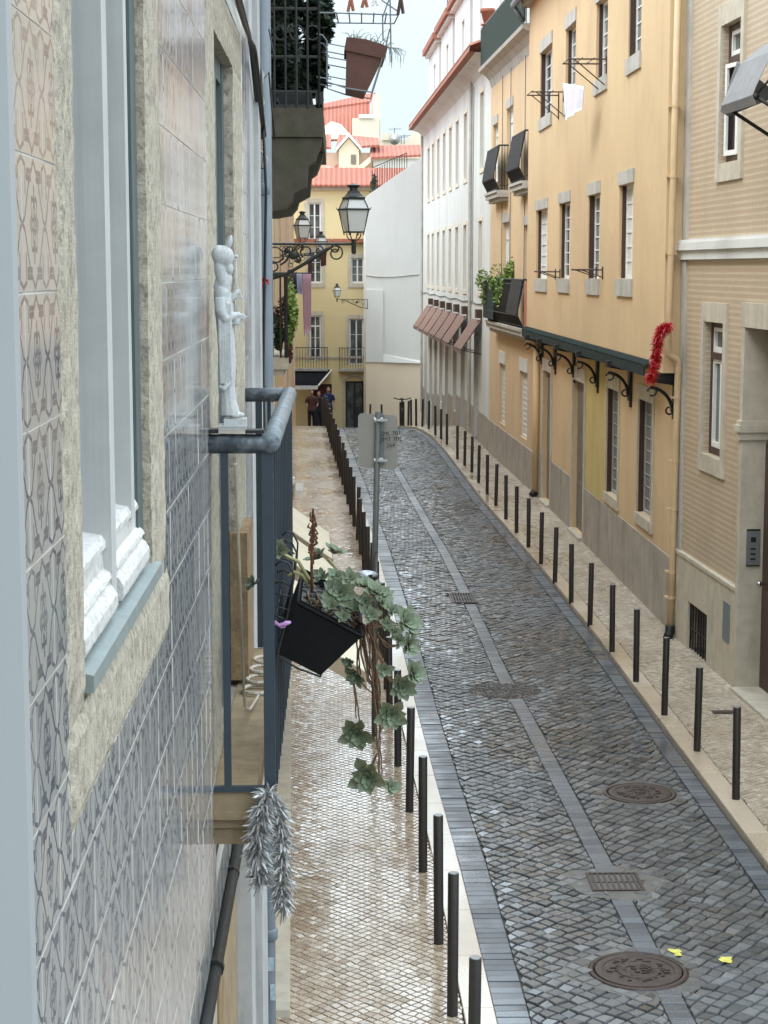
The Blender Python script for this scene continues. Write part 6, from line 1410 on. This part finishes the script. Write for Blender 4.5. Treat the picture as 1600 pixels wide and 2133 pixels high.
# ---- street lamps
m_frost = M('frosted_lamp_glass',(.62,.64,.64),.35,.04,5,.02,40)
m_lampblk = M('green_black_cast_iron',(.012,.017,.016),.4,.2,20,.1,100,.001)
def lamp(pos, wallx, armz, label, scroll=True, yaw=20, sc=1.0, drop=.02):
    """pos = lantern base on the arm's tip; arm runs along x back to wallx"""
    x,y,z = pos; t_ = thing('street_lamp', (wallx,y,armz), label, 'street lamp', 'wall lanterns of the street')
    r45 = R(45)+R(yaw); L = lambda mb,prof: mb.lathe((x,y,z), [(r*math.sqrt(2)*sc,h*sc) for r,h in prof], 4, rot=r45)
    zb = .11
    mb = MB(); # frame bars
    def ring(h,r,th): mb.loft([[Vector((x,y,z))+Vector((rr*math.sqrt(2)*sc*math.cos(r45+math.pi/2*k),rr*math.sqrt(2)*sc*math.sin(r45+math.pi/2*k),hh*sc)) for k in range(4)] for rr,hh in ((r-.004,h),(r+.014,h),(r+.014,h+th),(r-.004,h+th))])
    ring(zb,.098,.02); ring(zb+.30,.155,.025); ring(zb+.445,.105,.02)
    for k in range(4):
        a = r45+math.pi/2*k; p = lambda r,h: Vector((x,y,z))+Vector((r*math.sqrt(2)*math.cos(a)*sc,r*math.sqrt(2)*math.sin(a)*sc,h*sc))
        mb.tube([p(.10,zb-.03),p(.158,zb+.31)],.009*sc,5); mb.tube([p(.158,zb+.31),p(.108,zb+.46)],.008*sc,5); mb.tube([p(.165,zb+.30),p(.185,zb+.34)],.006*sc,4)
        mb.tube([p(.075,zb-.005),p(.07,zb-.05),p(.045,zb-.09),p(.01,zb-.11)],.008*sc,5)
    mb.build('lantern_frame', m_lampblk, t_)
    mb = MB(); L(mb,[(.096,zb+.02),(.152,zb+.30),(.150,zb+.325),(.102,zb+.45)]); mb.build('glass', m_frost, t_)
    mb = MB(); L(mb,[(.125,zb+.462),(.125,zb+.475),(.10,zb+.49),(.07,zb+.53),(.06,zb+.56)]); mb.lathe((x,y,z),[(r*sc,h*sc) for r,h in ((.06,zb+.55),(.055,zb+.60),(.085,zb+.625),(.085,zb+.64),(.05,zb+.65),(.03,zb+.66),(.001,zb+.66))],14); mb.build('cap', m_lampblk, t_)
    s = -1 if wallx < x else 1; A = lambda d,h: Vector((x+s*d,y,armz+h)); W = abs(wallx-x)
    mb = MB(); mb.tube([A(-.02,0),A(W,0)],.016*sc,8); mb.tube([Vector((x,y,armz-.14*sc)),Vector((x,y,armz-.12*sc)),Vector((x,y,armz+.02)),Vector((x,y,z+.02))],[.012*sc,.034*sc,.034*sc,.016*sc],10)
    mb.tube([A(W,0),A(W,-.42)],.018*sc,8); mb.build('arm', m_lampblk, t_)
    mb = MB(); 
    mb.tube([A(W,-.40),A(W*.75,-.33),A(W*.5,-.19),A(W*.3,-.06),A(W*.22,-.02)],[.016,.018,.02,.018,.012],8)
    def scroll(cx,cz,r,a0,a1): mb.tube([A(cx+r*(1-.55*i/14)*math.cos(R(a0+(a1-a0)*i/14)),cz+r*(1-.55*i/14)*math.sin(R(a0+(a1-a0)*i/14))) for i in range(15)],[.012*sc]*15,6)
    scroll(W*.20,-.10,.085,100,480); scroll(W*.20,-.045,.05,0,-300); scroll(W*.52,-.085,.07,-60,330); scroll(W*.86,-.13,.11,0,400); scroll(W*.70,-.10,.08,180,-200); scroll(W*.88,-.24,.07,60,-300); scroll(W*.62,-.17,.05,0,360); scroll(W*.38,-.07,.05,90,430)
    mb.ell(A(W*.66,-.12),(.06,.02,.05),10,8); mb.build('scrollwork', m_lampblk, t_, True)
    return t_
Y1 = 20.0; az = at(650,508,Y1).z; b_ = at(737,505,Y1)
lamp((b_.x,Y1,az+.03),-.82,az,'large frosted lantern on a scrolled bracket, nearest of the wall lamps',sc=.80)
Y2 = 35; b_ = at(630,504,Y2); lamp((b_.x,Y2,b_.z-.02),-1.13,b_.z-.05,'second lantern left of the large one, half behind its bracket',sc=.78)
Y3 = 47; b_ = at(669,528,Y3); lamp((b_.x,Y3,b_.z-.02),-1.32,b_.z-.05,'smallest left lantern seen just above the long bracket',sc=.76)
Y4 = 79.5; b_ = at(702,622,Y4); lamp((b_.x,Y4,b_.z),1.25,b_.z-.03,'distant lantern on a bracket from the white end wall',sc=.85)

# ---- traffic sign seen from behind
t = thing('traffic_sign', (.385,19.0,SW), 'grey back of a rounded traffic sign clamped to a tall steel pole', 'sign')
YS = 19.0; pb = at(781,1200,YS); ptop = at(788,858,YS); mb = MB(); mb.tube([(pb.x-.006,YS,SW),(pb.x,YS,2),(ptop.x,YS,ptop.z)],.032,16); mb.build('pole', M('galvanised_steel',(.11,.125,.125),.5,.1,10,metal=.2), t, True)
a,b = at(746,860,YS+.06),at(828,972,YS+.06); mb = MB(); r_ = .05; pts = []
y_off = lambda x: (x-a.x)*.14
for (cx,cz,a0) in ((b.x-r_,a.z-r_,0),(a.x+r_,a.z-r_,90),(a.x+r_,b.z+r_,180),(b.x-r_,b.z+r_,270)):
    for k in range(7): an = R(a0+15*k); pts.append((cx+r_*math.cos(an),cz+r_*math.sin(an)))
f0 = [(x,YS+.05-(x-a.x)*.12,z-(x-a.x)*.06) for x,z in pts]; f1 = [(x,YS+.056-(x-a.x)*.12,z-(x-a.x)*.06) for x,z in pts]; mb.loft([f0,f1])
m_sgn = M('grey_sign_back',(.27,.27,.25),.5,.05,8,.05,60); mb.build('panel', m_sgn, t)
mb = MB(); mb.box((ptop.x+.018,YS-.004,b.z+.02),(ptop.x+.06,YS+.035,a.z-.01)); mb.build('rear_channel', M('dark_grey_channel',(.14,.15,.145),.5,.1,10), t)
mb = MB()
for yy in (875,959): c_ = at(795,yy,YS-.03); mb.box((c_.x-.045,YS-.045,c_.z-.012),(c_.x+.06,YS-.025,c_.z+.012)); mb.tube([(ptop.x-.045,YS,c_.z),(ptop.x+.05,YS,c_.z)],.03,8)
mb.build('clamp', M('zinc_clamp',(.45,.46,.45),.4,.1,20,metal=.4), t)
c_ = at(813,915,YS); text_obj('lettering','CML 701\nDMT 702\n264',.062,m_black,Matrix.Translation((c_.x,YS-.022,c_.z)) @ Matrix.Rotation(R(90),4,'X') @ Matrix.Rotation(R(3),4,'Z'),t,.001)
c_ = at(763,1197,17.6); t_ = thing('silver_pole_fitting', c_-Vector((0,0,.02)), 'rounded silver fitting clamped low on the sign pole above the succulent', 'fitting')  # rounded silver fitting of unknown use
mb = MB(); mb.ell(c_,(.115,.09,.042),20,10); mb.build('shell', M('pale_blue_silver',(.42,.47,.56),.25,.05,10,metal=.4), t_, True)
mb = MB(); mb.box((c_.x-.10,c_.y-.09,c_.z-.05),(c_.x+.12,c_.y+.06,c_.z-.035)); mb.box((c_.x+.02,c_.y-.10,c_.z-.012),(c_.x+.06,c_.y-.085,c_.z+.014)); mb.tube([c_+Vector((.1,0,0)),(c_.x+.13,19.0,c_.z)],.015,6); mb.build('bracket', m_black, t_)

# ---- bollards
def bollard_master(hgt, lab, group, loc):
    t_ = thing('bollard', loc, lab, 'bollard', group); x,y,z = loc
    mb = MB(); mb.lathe(loc,[(.037,-.02),(.037,hgt-.006),(.034,hgt)],20); o = autosmooth(mb.build('post', m_bollard, t_))
    mb = MB(); mb.lathe(loc,[(.034,hgt),(.030,hgt+.003),(.001,hgt+.004)],20); mb.build('cap', M('worn_steel_cap',(.20,.20,.20),.35,.15,30,metal=.5) if 'worn_steel_cap' not in bpy.data.materials else bpy.data.materials['worn_steel_cap'], t_)
    return t_
ordn = ['first','second','third','fourth','fifth','sixth','seventh','eighth','ninth','tenth','eleventh','twelfth','thirteenth','fourteenth','fifteenth','sixteenth','seventeenth','eighteenth','nineteenth','twentieth','twenty-first','twenty-second','twenty-third','twenty-fourth','twenty-fifth','twenty-sixth','twenty-seventh','twenty-eighth','twenty-ninth','thirtieth','thirty-first','thirty-second']
Lb = [(988,2058,1),(943,1870,1)]
pos = [(.775,10.15),(.745,11.62)]
for (x,y) in ((914,1965),(881,1815),(853,1690),(829,1595),(812,1510)): g_ = G(x,y,SW); pos.append((g_.x,g_.y))
yy = pos[-1][1]
while yy < 61: 
    yy += 1.72; pos.append((fkL(yy)-.31+min(0,0), yy))
bm = None
for i,(x,y) in enumerate(pos):
    lb = '%s dark bollard from the near end of the row along the left kerb' % ordn[i]
    z_ = gz(y)+SW
    if bm is None: bm = b_ = bollard_master(.98, lb, 'bollards along the left kerb', (x,y,z_))
    else: b_ = copy_tree(bm); b_.location = (x,y,z_); b_['label'] = lb
    b_.rotation_euler = (R(rnd.uniform(-1.1,1.1)),R(rnd.uniform(-1.1,1.1)),rnd.uniform(0,6))
pos = [(1533,1665),(1452,1565),(1384,1490),(1325,1420),(1275,1358),(1229,1302),(1190,1255),(1156,1213),(1127,1175),(1101,1140),(1076,1110),(1054,1082),(1033,1054),(1015,1030),(997,1006),(983,984),(968,970),(953,957),(931,927),(919,915),(907,907)]
pos = [(G(x,y,SW).x,G(x,y,SW).y) for x,y in pos]+[(2.80,56.6),(2.66,58.0),(2.52,59.3),(2.40,60.4),(2.36,61.8),(2.22,62.6),(2.15,63.4),(1.13,66),(1.56,66.4)]
bm = None
for i,(x,y) in enumerate(pos):
    lb = '%s dark bollard from the near end of the row along the right kerb' % ordn[i]
    if bm is None: bm = b_ = bollard_master(.885, lb, 'bollards along the right kerb', (x,y,SW))
    else: b_ = copy_tree(bm); b_.location = (x,y,gz(y)+SW); b_['label'] = lb
    b_.rotation_euler = (R(rnd.uniform(-1,1)),R(rnd.uniform(-1,1)),rnd.uniform(0,6))
# small drain lid on the right pavement
c_ = G(1508,1484,SW); mb = MB(); mb.box((c_.x-.13,c_.y-.07,SW-.02),(c_.x+.13,c_.y+.07,SW+.008)); mb.box((c_.x-.11,c_.y-.05,SW+.008),(c_.x+.11,c_.y+.05,SW+.011)); tag(mb.build('service_lid', m_cover),'small rusty rectangular lid set in the right pavement by the door','service lid')

# ---- bicycle end-on by the far bollards
c_ = Vector((2.17,62.2,gz(62.2))); t = thing('bicycle', c_, 'dark bicycle seen end-on leaning by the farthest right bollards', 'bicycle')
for k in (0,1):
    mb = MB(); mb.tube(arc((c_.x,c_.y+1.05*k,c_.z+.36),.33,0,360,26,(0,1,0),(.0,0,1)),.025,6); o = mb.build('wheel', m_black, t)
    mb = MB()
    for j in range(10): a = math.pi*j/10; mb.tube([(c_.x,c_.y+1.05*k+.31*math.cos(a),c_.z+.36+.31*math.sin(a)),(c_.x,c_.y+1.05*k-.31*math.cos(a),c_.z+.36-.31*math.sin(a))],.003,4)
    mb.build('spokes', m_pipeg, o)
mb = MB(); v = lambda y,z,x=0: (c_.x+x,c_.y+y,c_.z+z)
for a,b in ((v(0,.36),v(.15,.95)),(v(.15,.9),v(.75,.85)),(v(.15,.75),v(.5,.32)),(v(.5,.32),v(.8,.95)),(v(.5,.32),v(1.05,.36)),(v(.75,.85),v(1.05,.36))): mb.tube([a,b],.02,6)
mb.build('frame', m_black, t); mb = MB(); mb.tube([v(.1,1.05,-.3),v(.13,1.0,-.15),v(.15,.98),v(.13,1.0,.15),v(.1,1.05,.3)],.02,6); mb.tube([v(.15,.9),v(.15,1.0)],.02,6); mb.build('handlebar', m_black, t)
mb = MB(); mb.ell(v(.8,.97),(.07,.13,.03),10,6); mb.build('saddle', m_brown, t, True)

# ---- people far down the street
m_skin = M('skin',(.38,.22,.15),.6,.05,10); m_hair = M('dark_hair',(.02,.014,.012),.6,.2,30)
def person(x, y, z, hgt, label, top, legs, pose=0, face=-1, skirt=False):
    s = hgt/1.72; t_ = thing('person', (x,y,z), label, 'person'); V = lambda a,b,c: Vector((x+a*s,y+b*s*(-face),z+c*s))
    q = pose; st = .10
    mb = MB()
    mb.ell(V(0,-.01,1.60),(.078*s,.095*s,.115*s),14,10); mb.ell(V(0,-.10,1.585),(.014*s,.02*s,.02*s),8,6); mb.tube([V(0,.01,1.42),V(0,0,1.52)],[.06*s,.052*s],10)
    mb.loft([[V(rx*math.cos(a),ry*math.sin(a),h) for a in [6.283*i/16 for i in range(16)]] for rx,ry,h in ((.155,.10,.86),(.16,.105,.95),(.125,.085,1.08),(.15,.10,1.24),(.19,.10,1.36),(.15,.08,1.44),(.06,.05,1.47))])
    for sx,fw_ in ((-1,st),(1,-st)):
        mb.tube([V(.085*sx,0,.92),V(.09*sx,-fw_*.5,.50),V(.09*sx,-fw_+.05,.09)],[.082*s,.056*s,.038*s],10); mb.tube([V(.09*sx,-fw_+.05,.06),V(.09*sx,-fw_-.12,.035)],[.042*s,.032*s],8)
        el = V(.25*sx,.02,1.12); hd = V(.22*sx,-.10 if q == 0 else -.22,.88 if q == 0 else 1.1)
        mb.tube([V(.19*sx,0,1.38),el,hd],[.048*s,.038*s,.026*s],8)
        for j in range(4): mb.tube([hd+Vector(((j-1.5)*.014*s,0,0)),hd+Vector(((j-1.5)*.018*s,face*.03*s,-(.06+.01*(j in (1,2)))*s))],[.011*s,.008*s],5)
        mb.tube([hd,hd+Vector((-.035*sx*s,face*.02*s,-.03*s))],[.012*s,.008*s],5)
    o = mb.build('body', m_skin, t_, True); remesh(o,.012,3)
    mb = MB(); mb.loft([[V(rx*math.cos(a),ry*math.sin(a),h) for a in [6.283*i/16 for i in range(16)]] for rx,ry,h in ((.172,.122,.86),(.172,.122,.95),(.145,.105,1.08),(.168,.118,1.24),(.205,.118,1.36),(.16,.10,1.45),(.075,.07,1.475))])
    for sx in (-1,1): mb.tube([V(.17*sx,0,1.39),V(.235*sx,.012,1.20)],[.066*s,.056*s],10)
    o = mb.build('top', top, t_, True); remesh(o,.014,2)
    mb = MB(); mb.loft([[V(rx*math.cos(a),ry*math.sin(a),h) for a in [6.283*i/16 for i in range(16)]] for rx,ry,h in ((.165,.12,.80),(.17,.122,.90),(.15,.115,1.0))])
    for sx,fw_ in ((-1,st),(1,-st)): mb.tube([V(.085*sx,0,.90),V(.09*sx,-fw_*.5,.50),V(.09*sx,-fw_+.05,.10)],[.095*s,.072*s,.058*s],10)
    o = mb.build('trousers', legs, t_, True); remesh(o,.014,2)
    mb = MB(); mb.ell(V(0,.02,1.645),(.086*s,.098*s,.088*s),14,10); mb.ell(V(0,.06,1.58),(.08*s,.06*s,.09*s),12,8); mb.build('hair', m_hair, t_, True); return t_
m_blue = M('deep_blue_cloth',(.02,.032,.11),.85,.15,8); m_dk = M('dark_cloth',(.018,.018,.024),.85,.2,8); m_red2 = M('faded_red_cloth',(.10,.04,.035),.85,.15,8)
yp = 68; c_ = at(684,806,yp); person(c_.x,yp,gz(yp)+.05,c_.z-gz(yp)-.05,'person in a blue top walking up the middle of the left pavement, far off',m_blue,m_dk)
yp = 74; c_ = at(649,812,yp); person(c_.x,yp,gz(yp)+.05,c_.z-gz(yp)-.05,'person in a reddish top standing under the black shop awning',m_red2,m_dk,1)
yp = 75; c_ = at(664,815,yp); person(c_.x,yp,gz(yp)+.05,c_.z-gz(yp)-.05,'person in dark clothes standing between the red-topped and blue-topped people',m_dk,m_dk)
